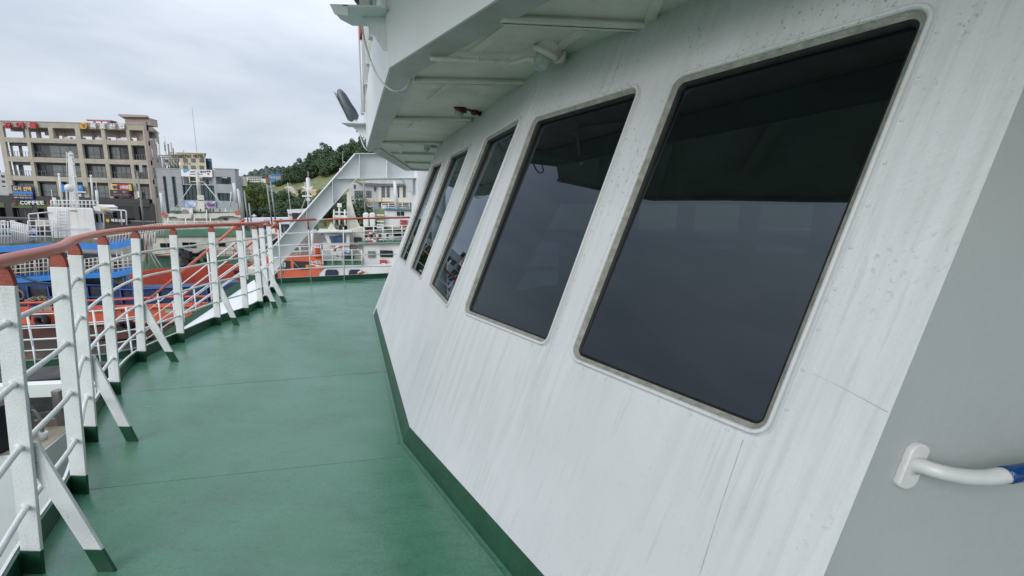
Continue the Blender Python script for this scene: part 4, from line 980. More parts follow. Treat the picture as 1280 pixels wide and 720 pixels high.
# ---------------------------------------------------------------- white and green ferry on a red hull
t = thing('green_deck_ferry', 'white ferry with green decks on a bright red hull, moored behind the stairway', 'ferry', tuple(aty(250, 385, 36)))
Cc = Far(t, 36)
Cc.poly('hull', [(163, 342), (190, 336.5), (300, 330.5), (420, 326), (415, 384), (300, 385), (163, 388)], .4, HULL_R)
Cc.poly('fore_deck', [(178, 338), (182, 316), (200, 320), (262, 322), (300, 320), (318, 331), (190, 337.5)], 1.5, GREEN_D, dy=1.0)
Cc.slab('main_block', 191.5, 294, 318, 330, 5, W_OLD, dy=2)
for x0, y0, x1, y1 in ((200, 304, 207.5, 309), (209, 304, 214.5, 309), (228, 303, 236, 309.5), (237.5, 303, 244.5, 309.5), (273, 303.5, 281.5, 308)): Cc.slab('window', x0, y0, x1, y1, .1, SHIPG, dy=1.92)
Cc.poly('upper_deck', [(190, 296), (200, 288), (305, 286), (322, 295)], 3, GREEN_D, dy=1.8)
Cc.slab('second_tier', 205, 270, 300, 290, 4, W_OLD, dy=3.4)
for x0, x1 in ((244, 257), (279, 284)): Cc.slab('window', x0, 279 if x0 < 270 else 272.5, x1, 282.5 if x0 < 270 else 275, .1, SHIPG, dy=3.3)
Cc.poly('bridge_roof', [(202, 268), (300, 266), (301, 272), (290, 270), (276, 270.5), (270, 273), (223, 273), (218, 270.5), (205, 272)], 4.5, W_OLD, dy=3.0)
Cc.slab('roof_edge', 213, 264.5, 296, 267, 3, GREEN_L, dy=3.8); Cc.slab('roof_house', 214, 260, 291, 265, 2, mat('pale_grey_green', (.42, .45, .42), .6), dy=4.4)
for x0, y0, x1, y1 in ((201.5, 266, 208, 270.5), (293.5, 263.5, 299, 268)): Cc.slab('orange_box', x0, y0, x1, y1, .8, HULL_O, dy=2.9)
cu_ = Cc.slab('cooling_unit', 227, 259.5, 241, 268, .7, W_OLD, dy=3.6); 
mb = MB(); mb.lathe([(.28, -.02), (.28, .01)], aty(231, 265.5, 39.5), (0, 1, 0), 16); obj('fan', mb, GREYW, cu_)
Cc.poly('mast_foot', [(248, 250), (254, 250), (257, 268), (243, 268)], 1, W_OLD, dy=4)
Cc.slab('mast_box', 246.5, 244, 255, 251, .8, W_OLD, dy=4)
Cc.pipe('mast', [(246.2, 214), (249.5, 248)], .22, W_OLD, dy=4.3, n=8); Cc.slab('mast_head', 243.8, 212.5, 248.5, 216, .4, W_OLD, dy=4.2)
Cc.pipe('yard', [(239.5, 227), (255, 227.5)], .07, W_OLD, dy=4.2); Cc.pipe('aerial', [(240, 135), (246, 190)], .02, GREYW, dy=5)
for a_, b_ in (((239.5, 231), (217, 264)), ((255.5, 229), (283, 262)), ((254, 250), (266, 268))): Cc.pipe('stay', [a_, b_], .045, W_SHIP, dy=4.2)
for x0, y0, x1, y1, r_ in ((200.5, 241, 204, 267, .14), (292, 229, 295.5, 253, .16), (297, 236, 301, 265, .11), (289, 240, 288, 258, .08), (239, 261, 239.5, 274, .1), (258, 262, 259, 296, .06)): Cc.pipe('white_davit', [(x0, y0), (x1, y1)], r_, W_SHIP, dy=2.9)
for x in (262, 266, 274, 281, 250): Cc.slab('deck_fitting', x, 261, x + 1.6, 264.5, .3, random.choice([RUB, W_SHIP, GREEN_L]), dy=3.2)
for x0, x1, y in ((206, 300, 277.5), (196, 232, 283)): Cc.rails('tier_rail', x0, x1, y, y - .8, 9, 8, W_SHIP, dy=1.9, nr=3, r=.03)
for x in (210, 232, 243, 263): Cc.pipe('roof_pillar', [(x, 272), (x + .6, 291)], .07, W_SHIP, dy=2.6)
for y in (317.5, 320): Cc.pipe('red_pipe', [(188, y + .8), (214, y - .6)], .05, HULL_O, dy=.9)
Cc.rails('fore_rail', 262, 322, 313.5, 312.5, 10, 7, mat('pink_red_rail', (.45, .14, .10), .5), dy=.8, nr=2, r=.03)
for a_, b_ in (((187, 310), (188.5, 324)), ((188, 312), (203, 335)), ((187.5, 317), (198, 336)), ((186, 292), (187, 336)), ((181, 292), (183, 320))): Cc.pipe('ladder_rail', [a_, b_], .055, W_SHIP, dy=.5)
wn = MB()
for k in range(46):
    x, y = U(224, 262), U(316, 331); c = aty(x, y, 36.9 + U(0, 1)); s_ = U(.12, .34)
    if k % 3: wn.lathe([(s_, -s_), (s_ * .8, 0), (s_, s_)], c, (U(-1, 1), U(-.3, .3), U(-1, 1)), 8)
    else: wn.box((c.x - s_, c.y - .2, c.z - s_), (c.x + s_, c.y + .2, c.z + s_ * .8))
tag(obj('deck_winch', wn, mat('greasy_machinery', (.035, .035, .04), .5, var=.4, scale=4)), 'dark greasy winch machinery on the red-hulled ferry fore deck', 'winch')
Cc.slab('anchor_pocket', 292, 338, 299, 342, .05, DARK, dy=-.06)
lifering(295.5, 308.5, .36, 37.6, 'orange and white life ring on the cream ferry block behind the railing')
# rack of coloured deck stores between the boats
rk = thing('store_rack', 'cluttered white rail pen with blue and red goods beside the cream ferry', 'rail pen', tuple(aty(185, 300, 34)))
K = Far(rk, 34); K.rails('pen_rail', 166, 204, 284, 279, 17, 13, W_OLD, nr=2, r=.035); K.rails('pen_rail', 183, 194, 292, 290, 14, 6, W_OLD, nr=2, r=.03)
for x, y, c_ in ((173, 286, 'b'), (176, 293, 'w'), (183, 289, 'r'), (188, 285, 'b'), (192, 293, 'w'), (196, 287, 'b'), (200, 284, 'b')): K.slab('crate', x, y, x + 3.4, y + 5, .4, {'b': BLUE_B, 'w': W_SHIP, 'r': HULL_R}[c_], dy=.6)
K.pipe('red_pole', [(182, 284), (184, 330)], .06, HULL_R, dy=.4)
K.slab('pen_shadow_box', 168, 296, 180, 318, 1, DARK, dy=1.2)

# ---------------------------------------------------------------- ship with the tall white lattice mast behind the arch
t = thing('white_mast_ship', 'distant ship with white tree-like mast and small bridge left of the sloping arch beam', 'ship', tuple(aty(380, 290, 48)))
E_ = Far(t, 48)
E_.slab('bridge', 360, 264, 392, 276, 3, W_SHIP); E_.poly('bridge_wing', [(358.5, 262), (386, 260.5), (386, 265), (360, 267.5)], 2, W_SHIP, dy=-.3); E_.slab('wing_underside', 361, 267.3, 374, 268.8, 1.6, mat('pinkish_paint', (.45, .26, .20), .6), dy=-.2)
E_.slab('funnel', 365.5, 266, 372, 276, 1, RUB, dy=-.4)
E_.slab('lower_block', 362, 276, 396, 296, 3, W_SHIP, dy=.3)
for x in (366, 374, 382): E_.slab('window', x, 281, x + 5, 285, .05, SHIPG, dy=.24)
E_.pipe('mast', [(384.5, 222), (386.2, 262)], .22, W_SHIP, n=8); E_.pipe('mast_top', [(385, 214), (385.3, 224)], .04, W_SHIP)
for x in (383, 387): E_.pipe('mast_side', [(x, 223), (x + .6, 238)], .08, W_SHIP, dy=.2)
E_.poly('crosstree', [(376.5, 232.5), (381, 233.5), (384, 235), (388, 233.5), (391.5, 232), (390, 235.5), (387.5, 238), (383, 238), (379.5, 235.5)], .6, W_SHIP, dy=-.1)
E_.slab('platform', 377.5, 244, 390.5, 246, .8, W_SHIP, dy=-.2); E_.slab('lamp_box', 383, 248, 388, 251, .5, W_SHIP, dy=-.2)
for a_, b_ in (((384, 243), (376.5, 262)), ((387, 243), (393, 256)), ((359.5, 228), (363, 262)), ((381, 228), (382, 243))): E_.pipe('stay', [a_, b_], .045, W_SHIP)

# ---------------------------------------------------------------- orange-bowed white ship ahead
t = thing('orange_bow_ship', 'white ship with orange bow panel, wheelhouse, green side deck and stairs beyond the front railing', 'ship', tuple(aty(430, 355, 27)))
D = Far(t, 27)
D.poly('orange_hull', [(330, 321), (404, 318.5), (404, 336), (399, 341), (396.5, 352), (330, 354)], .3, HULL_O, dy=-.05)
D.poly('hull', [(396, 352), (399, 342), (404, 336), (450, 333.5), (500, 331), (520, 331), (520, 362), (330, 366), (330, 353)], 5, W_SHIP)
D.slab('side_opening', 351, 326.5, 386, 336.5, .06, DARK, dy=-.1); D.pipe('opening_strut', [(363, 324), (376, 337)], .05, GREYW, dy=-.14); D.slab('opening_post', 363.5, 326, 367, 336.5, .05, HULL_O, dy=-.13); D.slab('buff_panel', 352, 328, 357, 334, .03, mat('pale_green', (.4, .46, .38), .6), dy=-.13); D.slab('valve', 382, 331, 386, 335, .05, mat('brass_yellow', (.45, .30, .05), .5), dy=-.15)
letters('누메리스', 397, 328, 5, 16, 27, W_SHIP, t, dy=-.1, name='ship_name', bold=.02); letters('호', 397, 334, 3, 6, 27, W_SHIP, t, dy=-.1, name='ship_name', bold=.02)
for x0, x1 in ((405.5, 422.5), (435, 451.5)):
    q = [(x0, 348.5), (x0 + 1.5, 338.5), (x0 + 4, 337), (x1 - 2, 337), (x1, 339.5), (x1, 348.5)]
    D.poly('hull_port', q, .08, mat('navy_shutter', (.012, .03, .09), .5, var=.4, scale=6, stretch=(8, 1, .2)), dy=-.06)
D.pipe('deck_edge', [(387, 330.3), (402, 333), (452, 332), (452, 331)], .05, W_SHIP, dy=-.1)
D.poly('side_deck', [(386, 328), (398, 326), (452, 325.5), (452, 332), (402, 333)], .3, GREEN_D, dy=.1)
D.rails('side_rail', 403, 452, 312.5, 312.5, 19, 5, W_SHIP, dy=-.1, nr=3, r=.035)
D.slab('deckhouse', 404, 305, 437, 329, 3, W_SHIP, dy=.8); D.slab('deckhouse', 437, 303, 456, 330, 2.5, W_OLD, dy=1.4)
D.poly('bridge_front', [(404, 290), (437, 289.5), (437, 307), (411, 307)], 3, W_SHIP, dy=.6)
D.poly('bridge_window', [(411, 295), (431.5, 293.5), (431.5, 303), (414, 303.5)], .05, BLUEG, dy=.52)
D.poly('bridge_roof', [(396, 289.5), (437, 288), (440, 289), (439, 291), (397, 291.5)], 3.5, W_SHIP, dy=.3)
letters('뉴메리스호', 421, 291.6, 1.6, 16, 27, RUB, t, dy=.2, name='bridge_lettering')
D.poly('aft_cabin', [(437, 287.5), (442, 285.8), (452, 284.5), (456, 285.5), (456, 306), (437, 306)], 2.4, W_OLD, dy=1); D.slab('cabin_window', 442.5, 296.5, 452, 304, .06, SHIPG, dy=.92)
D.poly('cone_cover', [(414, 278), (417, 282), (421, 289), (408, 289)], .8, W_OLD, dy=.9); D.slab('cone_base', 399, 287, 422, 289.5, 1.4, W_OLD, dy=.8)
for x0, y0, x1, y1, m_ in ((417, 282.5, 425, 286.5, GREYW), (424, 282, 434, 287, RUB), (392, 280, 398, 287, GREEN_L), (405, 277, 408, 283, RUB), (431, 281, 434.5, 288, STEEL)): D.slab('roof_gear', x0, y0, x1, y1, .6, m_, dy=1.5)
D.slab('main_block', 455, 303.5, 520, 345, 4, W_SHIP, dy=1.2)
D.slab('window', 475, 313, 491, 321.5, .06, SHIPG, dy=1.12, bevel=.03); D.slab('window', 460, 314, 469, 322, .06, GREYW, dy=1.12)
rb = D.slab('red_box', 475, 325.5, 483.5, 335, .25, mat('fire_box_red', (.45, .03, .03), .5), dy=.9); D.slab('box_mark', 477, 329, 481.5, 331.5, .03, W_SHIP, dy=.86, parent=rb)
D.poly('upper_deck', [(447, 302), (508, 299.5), (512, 302), (512, 304), (447, 305)], 1, GREEN_D, dy=.9)
D.rails('upper_rail', 455, 514, 283.5, 281.5, 19, 6, W_SHIP, dy=.8, nr=4, r=.032)
D.poly('stairs', [(446, 329.5), (452, 330.5), (463, 345.5), (455, 346)], .8, GREEN_L, dy=.4)
for k in range(6): D.slab('stair_tread', 447.5 + k * 2.2, 331 + k * 2.6, 453 + k * 2.2, 331.6 + k * 2.6, .8, W_SHIP, dy=.35)
for o_ in (0, 2.2): D.pipe('stair_rail', [(447 + o_, 311 + o_), (462 + o_, 328 + o_), (463 + o_, 346)], .035, W_SHIP, dy=.2)
D.slab('dark_doorway', 427, 317, 443, 327, .05, GREEN_L, dy=.7); D.slab('blue_sack', 430, 314.5, 433.5, 320, .3, BLUE_B, dy=.4)
D.slab('red_locker', 390, 303, 397, 306, .5, HULL_R, dy=1); D.slab('grey_bulkhead', 372, 291, 402, 319, 2, GREYW, dy=2.2)
D.rails('ladder_pen', 391, 401, 306, 306, 20, 4, W_SHIP, dy=.3, nr=6, r=.03); D.pipe('crane_post', [(390, 289), (391, 314)], .14, W_SHIP, dy=1, n=8); D.poly('crane_foot', [(389.5, 308), (393.5, 308), (398, 318), (386, 318)], .6, W_SHIP, dy=.8)
D.rails('bow_rail', 345, 390, 309.5, 308, 11, 4, W_SHIP, dy=.2, nr=2, r=.035)
D.poly('mast_pylon', [(433.5, 240), (438, 239), (439.5, 252), (443, 266), (448, 279), (453, 288), (433.5, 288)], .8, W_OLD, dy=2.6)
lt = D.slab('mast_gantry', 416, 269, 434, 272, .3, W_SHIP, dy=2)
for x in (417.5, 424, 431): D.pipe('gantry_leg', [(x, 262 if x != 424 else 256), (x + .5, 288)], .09, W_SHIP, dy=2, parent=lt)
D.slab('lamp_box', 421.5, 254, 427, 259, .4, W_SHIP, dy=1.9, parent=lt); D.slab('gantry_bar', 417, 264.5, 434, 265.8, .2, W_SHIP, dy=2, parent=lt)
for x in (454.5, 462.5): 
    D.poly('vent', [(x, 284), (x - 1, 268), (x, 266), (x + 5, 265.5), (x + 6.5, 268), (x + 6.5, 283)], .7, W_SHIP, dy=2, bevel=.08)
for x in range(4): D.slab('deck_locker', 459 + x * 9, 293 + x % 2, 464 + x * 9.5, 300, .5, [GREEN_L, mat('pale_blue_box', (.12, .25, .45), .6), W_SHIP, W_OLD][x], dy=1.4)
lifering(424, 314.3, .30, 26.6, 'orange and white life ring hung on the side rail of the orange-bowed ship')
lifering(466.5, 296.5, .30, 27.6, 'red life ring on the upper rail beside the fire box ship cabin')
lifering(452, 345, .28, 26.8, 'red life ring leaning at the foot of the green ship stairs')
# coiled orange hose stack
mb = MB(); 
for k in range(5): mb.torus(aty(397, 311 + k * 2.6, 26.9), .16, .05, (0, .3, 1), 14, 6)
tag(obj('orange_coils', mb, HULL_O), 'stack of orange coils behind the small white pen on the ship', 'coil stack')
# a boat behind with a blue roof line
t = thing('blue_roof_boat', 'small white boat cabin with blue roof edge and red boxes left of the wheelhouse corner', 'boat', tuple(aty(498, 300, 38)))
G_ = Far(t, 38)
G_.slab('cabin', 481, 263, 525, 284, 3, W_SHIP); G_.slab('roof_edge', 480, 261.5, 525, 263, 3.4, mat('teal_blue_trim', (.03, .16, .26), .5), dy=-.2)
for x0, x1 in ((496, 500), (501, 505)): G_.slab('window', x0, 264.5, x1, 269.5, .05, SHIPG, dy=-.06)
G_.rails('roof_rail', 477, 520, 254.5, 253.5, 8, 6, W_SHIP, nr=3, r=.035); G_.slab('blue_tank', 484, 257, 489, 261.5, .6, BLUE_B, dy=.3); G_.slab('white_locker', 478, 256, 483, 261, .6, W_SHIP, dy=.3)
for y in (275, 278.5, 282): G_.slab('red_bar', 500, y, 509, y + 2, .3, mat('fire_box_red', (0, 0, 0)), dy=-.3)
G_.pipe('mast', [(493.3, 226), (494.5, 243), (496.5, 262)], [.17, .26, .36], W_SHIP, n=8); G_.pipe('mast_strut', [(499, 250), (496, 262)], .06, W_SHIP)
for k in range(5): G_.slab('stack_step', 471, 268 + k * 4, 480, 269.5 + k * 4, .5, W_SHIP, dy=-.4)

# ================================================================== BUILDINGS ON THE QUAY
STONE = mat('brown_stone_cladding', (.46, .415, .33), .8, var=.10, scale=.8, specks=(.28, .24, .18, .6, 6, .58))
SLATE = mat('dark_slate_cladding', (.055, .06, .068), .6, var=.15, scale=1, stretch=(1, 1, 6))
BLACK = mat('black_fascia', (.025, .025, .028), .5, var=.2, scale=1)
SIDE = mat('pinkish_stone_side', (.42, .35, .30), .8, var=.08, scale=.6)
FRAMEM = mat('window_frame_dark', (.03, .032, .035), .5)
PANE = mat('office_pane', (.17, .19, .18), .12, var=.3, scale=.5, c2=(.10, .115, .115))
SIGN_W = mat('sign_white', (.75, .75, .75), .5, var=.02)
SIGN_R = mat('sign_red', (.42, .02, .035), .5, var=.05)
SIGN_Y = mat('sign_yellow', (.75, .55, .03), .5, var=.05)
SIGN_O = mat('sign_amber', (.70, .38, .02), .5, var=.05)
SIGN_B = mat('sign_blue', (.02, .20, .55), .5, var=.05)
NAVY = mat('sign_navy', (.015, .03, .22), .5, var=.1)
ALU = mat('balcony_rail_grey', (.20, .20, .20), .5)
BY = 76
bt = thing('stone_office_building', 'six-storey brown stone office building with open top loggia and dark coffee shop ground floor', 'building', tuple(V((aty(95, 290, BY).x, BY, GZ))))
def zp(zx, zy): return (zx / 4.236, 120 + zy / 4.236)
def bx(zx, zy=290): x, y = zp(zx, zy); return aty(x, y, BY).x
def bz(zy, zx=400): x, y = zp(zx, zy); return aty(x, y, BY).z
def bbox(nm, xa, xb, za, zb, y0, y1, m_, parent=None):
    k_ = .38 if y1 > 0 else 1; y0 = y0 * k_ if y0 > 0 else y0; y1 *= k_
    mb = MB(); mb.box((xa, BY + y0, za), (xb, BY + y1, zb)); return obj(nm, mb, m_, parent or bt)
XL, XR = bx(8), bx(790)
zt = bz(143); zlv = [bz(172), bz(228), bz(252), bz(330), bz(355), bz(430), bz(455), bz(536)]
for a, b in ((zlv[0], zt), (zlv[2], zlv[1]), (zlv[4], zlv[3]), (zlv[6], zlv[5])): bbox('spandrel', XL, XR, a, b, .05, .9, STONE)
colsx = [(8, 35), (150, 168), (412, 438), (548, 568), (680, 697), (768, 790)]
colx = [(bx(a), bx(b)) for a, b in colsx]
for i, (a, b) in enumerate(colx): bbox('column', a, b, zlv[7], zt - .02, 0, .95, STONE)
xa, xb = bx(305, 495), bx(328, 495)
bbox('column', xa, xb, zlv[7], zlv[6], 0, .95, STONE); bbox('column', xa, xb, zlv[1], zlv[0], 0, .95, STONE)
# stone courses cut into the roof beam and spandrels
for zz in (zt - .45, zt - .9, (zlv[2] + zlv[1]) / 2, (zlv[4] + zlv[3]) / 2, (zlv[6] + zlv[5]) / 2): bbox('stone_joint', XL, XR, zz - .02, zz + .02, .03, .06, SIDE)
bays = [(colx[i][1], colx[i + 1][0]) for i in range(5)]
def window(xa, xb, za, zb, n, y=1.55, low=True):
    f = bbox('window_frame', xa, xb, za, zb, y, y + .12, FRAMEM)
    for k in range(n):
        w_ = (xb - xa) / n; z0 = za + (zb - za) * (.36 if low else 0) + .06
        bbox('pane', xa + w_ * k + .07, xa + w_ * (k + 1) - .07, z0, zb - .07, y - .03, y, PANE, f)
        if low: bbox('pane', xa + w_ * k + .07, xa + w_ * (k + 1) - .07, za + .06, z0 - .1, y - .03, y, PANE, f)
    return f
def balcony(xa, xb, z0, h=.95, n=8):
    mb = MB(); mb.box((xa, BY + .3, z0 + h - .05), (xb, BY + .36, z0 + h)); mb.box((xa, BY + .3, z0 + .05), (xb, BY + .36, z0 + .1))
    for k in range(n + 1): x = xa + (xb - xa) * k / n; mb.box((x - .03, BY + .3, z0), (x + .03, BY + .36, z0 + h))
    return obj('balcony_rail', mb, ALU, bt)
Zf = {5: (zlv[3], zlv[2]), 4: (zlv[5], zlv[4]), 3: (zlv[7], zlv[6])}
for fl_ in (5, 4, 3):
    z0, z1 = Zf[fl_]
    for i, (a, b) in enumerate(bays):
        w_ = b - a
        if i == 0 and fl_ > 3:                      # open corner bay: sky shows through
            bbox('back_wall', a, a + w_ * (.10 if fl_ == 5 else .12), z0, z1, 1.6, 1.8, GREYW); bbox('back_wall', a + w_ * (.28 if fl_ == 5 else .3), a + w_ * .42, z0, z1, 2.6, 2.8, SLATE) if fl_ == 5 else bbox('back_wall', a + w_ * .12, a + w_ * .33, z0, z1, 2.6, 2.8, SLATE)
            bbox('back_wall', a + w_ * .86, b, z0, z1, 1.6, 3, SLATE); bbox('lintel', a, b, z1 - .55, z1, 1.5, 2.8, SLATE); balcony(a, b, z0)
            continue
        bbox('back_wall', a - .9, b, z0, z1, 1.7, 2.0, SLATE if fl_ > 3 else BLACK)
        bbox('lintel', a, b, z1 - .22, z1, .95, 1.7, SLATE)
        if fl_ == 5:
            if i == 1: window(a + w_ * .32, b - .1, z0 + .1, z1 - .35, 3); bbox('opening', a, a + w_ * .12, z0, z1 - .4, 1.6, 1.69, DARK); balcony(a, a + w_ * .15, z0, n=2)
            if i == 2: window(a + w_ * .08, a + w_ * .68, z0 + .1, z1 - .35, 2)
            if i == 3: window(a + w_ * .03, a + w_ * .45, z0 + .1, z1 - .35, 2); bbox('opening', a + w_ * .62, b, z0, z1 - .4, 1.6, 1.69, DARK); balcony(a + w_ * .65, b, z0, n=4)
            if i == 4: bbox('opening', a, b, z0, z1 - .4, 1.6, 1.69, DARK); balcony(a, b, z0, n=5)
        elif fl_ == 4:
            if i == 1: window(a + w_ * .32, b - .1, z0 + .1, z1 - .35, 3); bbox('opening', a, a + w_ * .16, z0, z1 - .4, 1.6, 1.69, DARK); balcony(a, a + w_ * .18, z0, n=2)
            if i > 1: window(a + w_ * .2, a + w_ * .85, z0 + .0, z1 - .35, 3, low=False); balcony(a, b, z0, 1.1, n=8)
        else:
            window(a + .15, b - .15, z0 + .05, z1 - .5, 3)
bbox('back_wall', XL - 3, colx[0][0], zlv[7], zlv[5] - 2, 3, 3.4, mat('pale_flats', (.50, .50, .48), .8))
# open roof storey: rear beam and piers, sky below the beam
bbox('rear_beam', bx(190), XR, bz(203), zlv[0] + .3, 5, 5.6, STONE); bbox('loggia_ceiling', XL, XR, zlv[0] - .02, zlv[0] + .1, .5, 7, STONE); bbox('rear_beam', XL, bx(190), bz(186), zlv[0], 5, 5.6, STONE)
for zx in (60, 130, 225, 270, 345, 430, 470, 560): bbox('rear_pier', bx(zx, 200), bx(zx + 16, 200), zlv[1], zlv[0], 4.8, 5.8, SIDE)
bbox('rear_wall', bx(690, 200), bx(756, 200), zlv[1], zlv[0], 3, 3.3, SIDE)
for k, (a, b) in enumerate(((300, 335), (355, 405), (470, 540), (585, 660))): bbox('skylight_box', bx(a, 220), bx(b, 220), zlv[1], bz(212), 3.0, 4.4, SIGN_W)
bbox('parapet_cap', XL - .1, XR + .1, zt, zt + .12, -.05, 1.1, SIDE)
# side face running back along the sight line
sa = V((XR, BY + .02, 0)); sb = V((aty(*zp(862, 400), 86).x, 86, 0))
def sidebox(nm, t0, t1, za, zb, m_, out=.0):
    a = sa + (sb - sa) * t0; b = sa + (sb - sa) * t1; n = V(((sb - sa).y, -(sb - sa).x, 0)).normalized(); mb = MB()
    mb.prism([a + n * out + V((0, 0, za)), b + n * out + V((0, 0, za)), b + n * out + V((0, 0, zb)), a + n * out + V((0, 0, zb))], -n * .4); return obj(nm, mb, m_, bt)
sidebox('side_wall', 0, 1, GZ, zt + .6, SIDE)
for za, zb in ((zlv[3], zlv[2]), (zlv[5], zlv[4]), (zlv[7], zlv[6]), (zlv[1], zlv[0])):
    for t0 in (.12, .55): sidebox('side_window', t0, t0 + .14, za + .4, zb - .3, PANE, .06)
sidebox('side_dark_strip', .72, 1, GZ, zlv[4], BLACK, .05)
# penthouse with projecting roof slab
bbox('penthouse', bx(655, 130), bx(785, 130), zt, bz(112, 700), .6, 5, SIDE); 
mb = MB(); mb.prism([V((bx(632, 100), BY - .4, bz(100, 700))), V((bx(790, 100), BY - .4, bz(102, 700))), V((bx(790, 100), BY - .4, bz(112, 700))), V((bx(655, 100), BY - .4, bz(114, 700)))], (-1.5, 2.2, 0)); obj('roof_slab', mb, SIDE, bt)
rh = bbox('roof_hut', bx(440, 125), bx(560, 125), zt, bz(124), 2, 5, SIGN_B); bbox('roof_hut_trim', bx(436, 125), bx(566, 125), bz(124), bz(118), 1.8, 5.2, HULL_O)
for zx in (445, 485, 520): bbox('hut_window', bx(zx, 128), bx(zx + 26, 128), zt + .1, bz(127), 1.9, 2, SIGN_W)
# ground storeys in dark cladding
z2 = bz(536)
bbox('lower_cladding', bx(-60, 560), bx(800, 590) , bz(578), z2, -.24, 1.5, BLACK)
xg = lambda zx: bx(zx, 600)
for a, b in ((-60, 0), (35, 72), (180, 205), (330, 360), (540, 600), (715, 740), (800, 822)): bbox('cladding_pier', xg(a), xg(b), GZ, bz(558), -.2, 1, BLACK)
for a, b in ((0, 35), (72, 180), (205, 330)): bbox('green_awning', xg(a), xg(b), bz(600), bz(575), -.25, .4, mat('moss_green_awning', (.10, .13, .04), .7)); bbox('shopfront', xg(a), xg(b), GZ, bz(600), .8, .9, SHIPG)
for a, b in ((360, 540), (600, 715), (740, 800)): bbox('shopfront', xg(a), xg(b), GZ, bz(575) if a == 600 else bz(560), .5, .7, BLACK if a != 600 else SHIPG)
for k in range(6): bbox('shopfront_bar', xg(80 + k * 40), xg(82 + k * 40), GZ, bz(600), .7, .8, ALU)
bbox('cladding_joint', xg(-60), xg(822), bz(655), bz(650), -.36, -.2, ALU)
bbox('lower_cladding', xg(-60), xg(822), GZ, bz(655), -.35, .5, BLACK)
bbox('condenser', xg(725), xg(752), bz(528), bz(495), .1, .9, SIGN_W)
for k in range(7): bbox('cladding_course', xg(360), xg(822), bz(560 + k * 13), bz(559 + k * 13), -.33, -.19, SLATE)
# lettering and banners
def sign(nm, label, x0, y0, x1, y1, m_, Y=BY, dy=-.5, t=.12):
    a, b = aty(x0, (y0 + y1) / 2, Y + dy), aty(x1, (y0 + y1) / 2, Y + dy); zt_, zb_ = aty(x0, y0, Y + dy).z, aty(x0, y1, Y + dy).z
    mb = MB(); mb.box((a.x, Y + dy, zb_), (b.x, Y + dy + t, zt_)); return obj(nm, mb, m_, label=label, cat='sign', base=(a.x, Y + dy, zb_))
s1 = thing('roof_sign', 'red Korean letters on the left end of the brown roof beam', 'sign', (bx(20, 155), BY, bz(170)))
for ch, zx in (('건', 38), ('어', 106), ('물', 176)): x, y = zp(zx, 155); letters(ch, x, y, 8, 9.5, BY, SIGN_R, s1, dy=-.25, ext=.1, bold=.035)
s2 = thing('roof_sign', 'white Korean bank letters with round amber emblem on the brown roof beam', 'sign', (bx(430, 158), BY, bz(170)))
x, y = zp(446, 158); c = aty(x, y, BY - .2); em = MB(); em.lathe([(.55, 0), (.55, .12)], c, (0, -1, 0), 20); eo = obj('emblem', em, SIGN_O, s2)
em = MB(); c2_ = c + V((0, -.14, 0)); em.torus(c2_ + V((-.18, 0, .1)), .16, .05, (0, 1, 0), 12, 5); em.torus(c2_ + V((.18, 0, .1)), .16, .05, (0, 1, 0), 12, 5); em.torus(c2_ + V((0, 0, -.18)), .16, .05, (0, 1, 0), 12, 5); obj('emblem_mark', em, mat('emblem_brown', (.35, .16, .01), .5), eo)
for ch, zx in (('목', 495), ('포', 544), ('신', 594), ('협', 643)): x, y = zp(zx, 159); letters(ch, x, y, 6, 7, BY, SIGN_W, s2, dy=-.25, ext=.08, bold=.03)
s3 = thing('coffee_sign', 'white COFFEE lettering beside a round dark emblem above the shop front', 'sign', (bx(65, 565), BY, bz(575)))
for k, ch in enumerate('COFFEE'):
    x, y = zp(117 + k * 21.4, 565); letters(ch, x, y, 4.6, 4.3, BY, SIGN_W, s3, dy=-.45, ext=.04, bold=.02, name='letter')
x, y = zp(78, 567); c = aty(x, y, BY - .35); em = MB(); em.torus(c, .42, .06, (0, 1, 0), 18, 5, squash=.5); obj('emblem_ring', em, mat('emblem_grey', (.12, .10, .10), .5), s3); obj('emblem_dot', MB().lathe([(.22, 0), (.22, .06)], c, (0, -1, 0), 12), SIGN_R, s3)
x, y = zp(262, 566); letters('커피', x, y, 4, 5, BY, SIGN_R, s3, dy=-.45, ext=.05, bold=.03)
b1 = sign('window_banner', 'blue banner with yellow letters over a black strip of white lettering', 15.3, 231.5, 40.3, 248.5, NAVY)
letters('도서 선박', 28, 235.8, 5.6, 23, BY, SIGN_Y, b1, dy=-.56, bold=.035)
a = aty(28, 241, BY - .55); mb = MB(); mb.box((aty(15.5, 241, BY - .55).x, BY - .53, aty(28, 242.3, BY - .53).z), (aty(40.5, 241, BY - .55).x, BY - .5, aty(28, 239.3, BY - .53).z)); obj('blue_strip', mb, SIGN_B, b1)
mb = MB(); mb.box((aty(15.8, 245, BY).x, BY - .53, aty(28, 248.4, BY).z), (aty(40.8, 245, BY).x, BY - .5, aty(28, 242.4, BY).z)); obj('black_strip', mb, BLACK, b1)
letters('안내 여객 매표 승선', 28, 244, 1.4, 22, BY, SIGN_W, b1, dy=-.56); letters('061-243-0116', 28.5, 247, 1.5, 21, BY, SIGN_W, b1, dy=-.56)
b2 = sign('window_banner', 'plain light blue banner with white marks behind the white ship mast', 77, 230.5, 103.5, 240, SIGN_B)
letters('신협', 90, 235, 4, 7, BY, SIGN_W, b2, dy=-.56, bold=.03); letters('상담', 98, 234, 2.5, 8, BY, SIGN_W, b2, dy=-.56)
b3 = sign('window_banner', 'yellow and red banner over dark strips right of centre on the brown building', 139.5, 230, 164, 237.5, SIGN_Y)
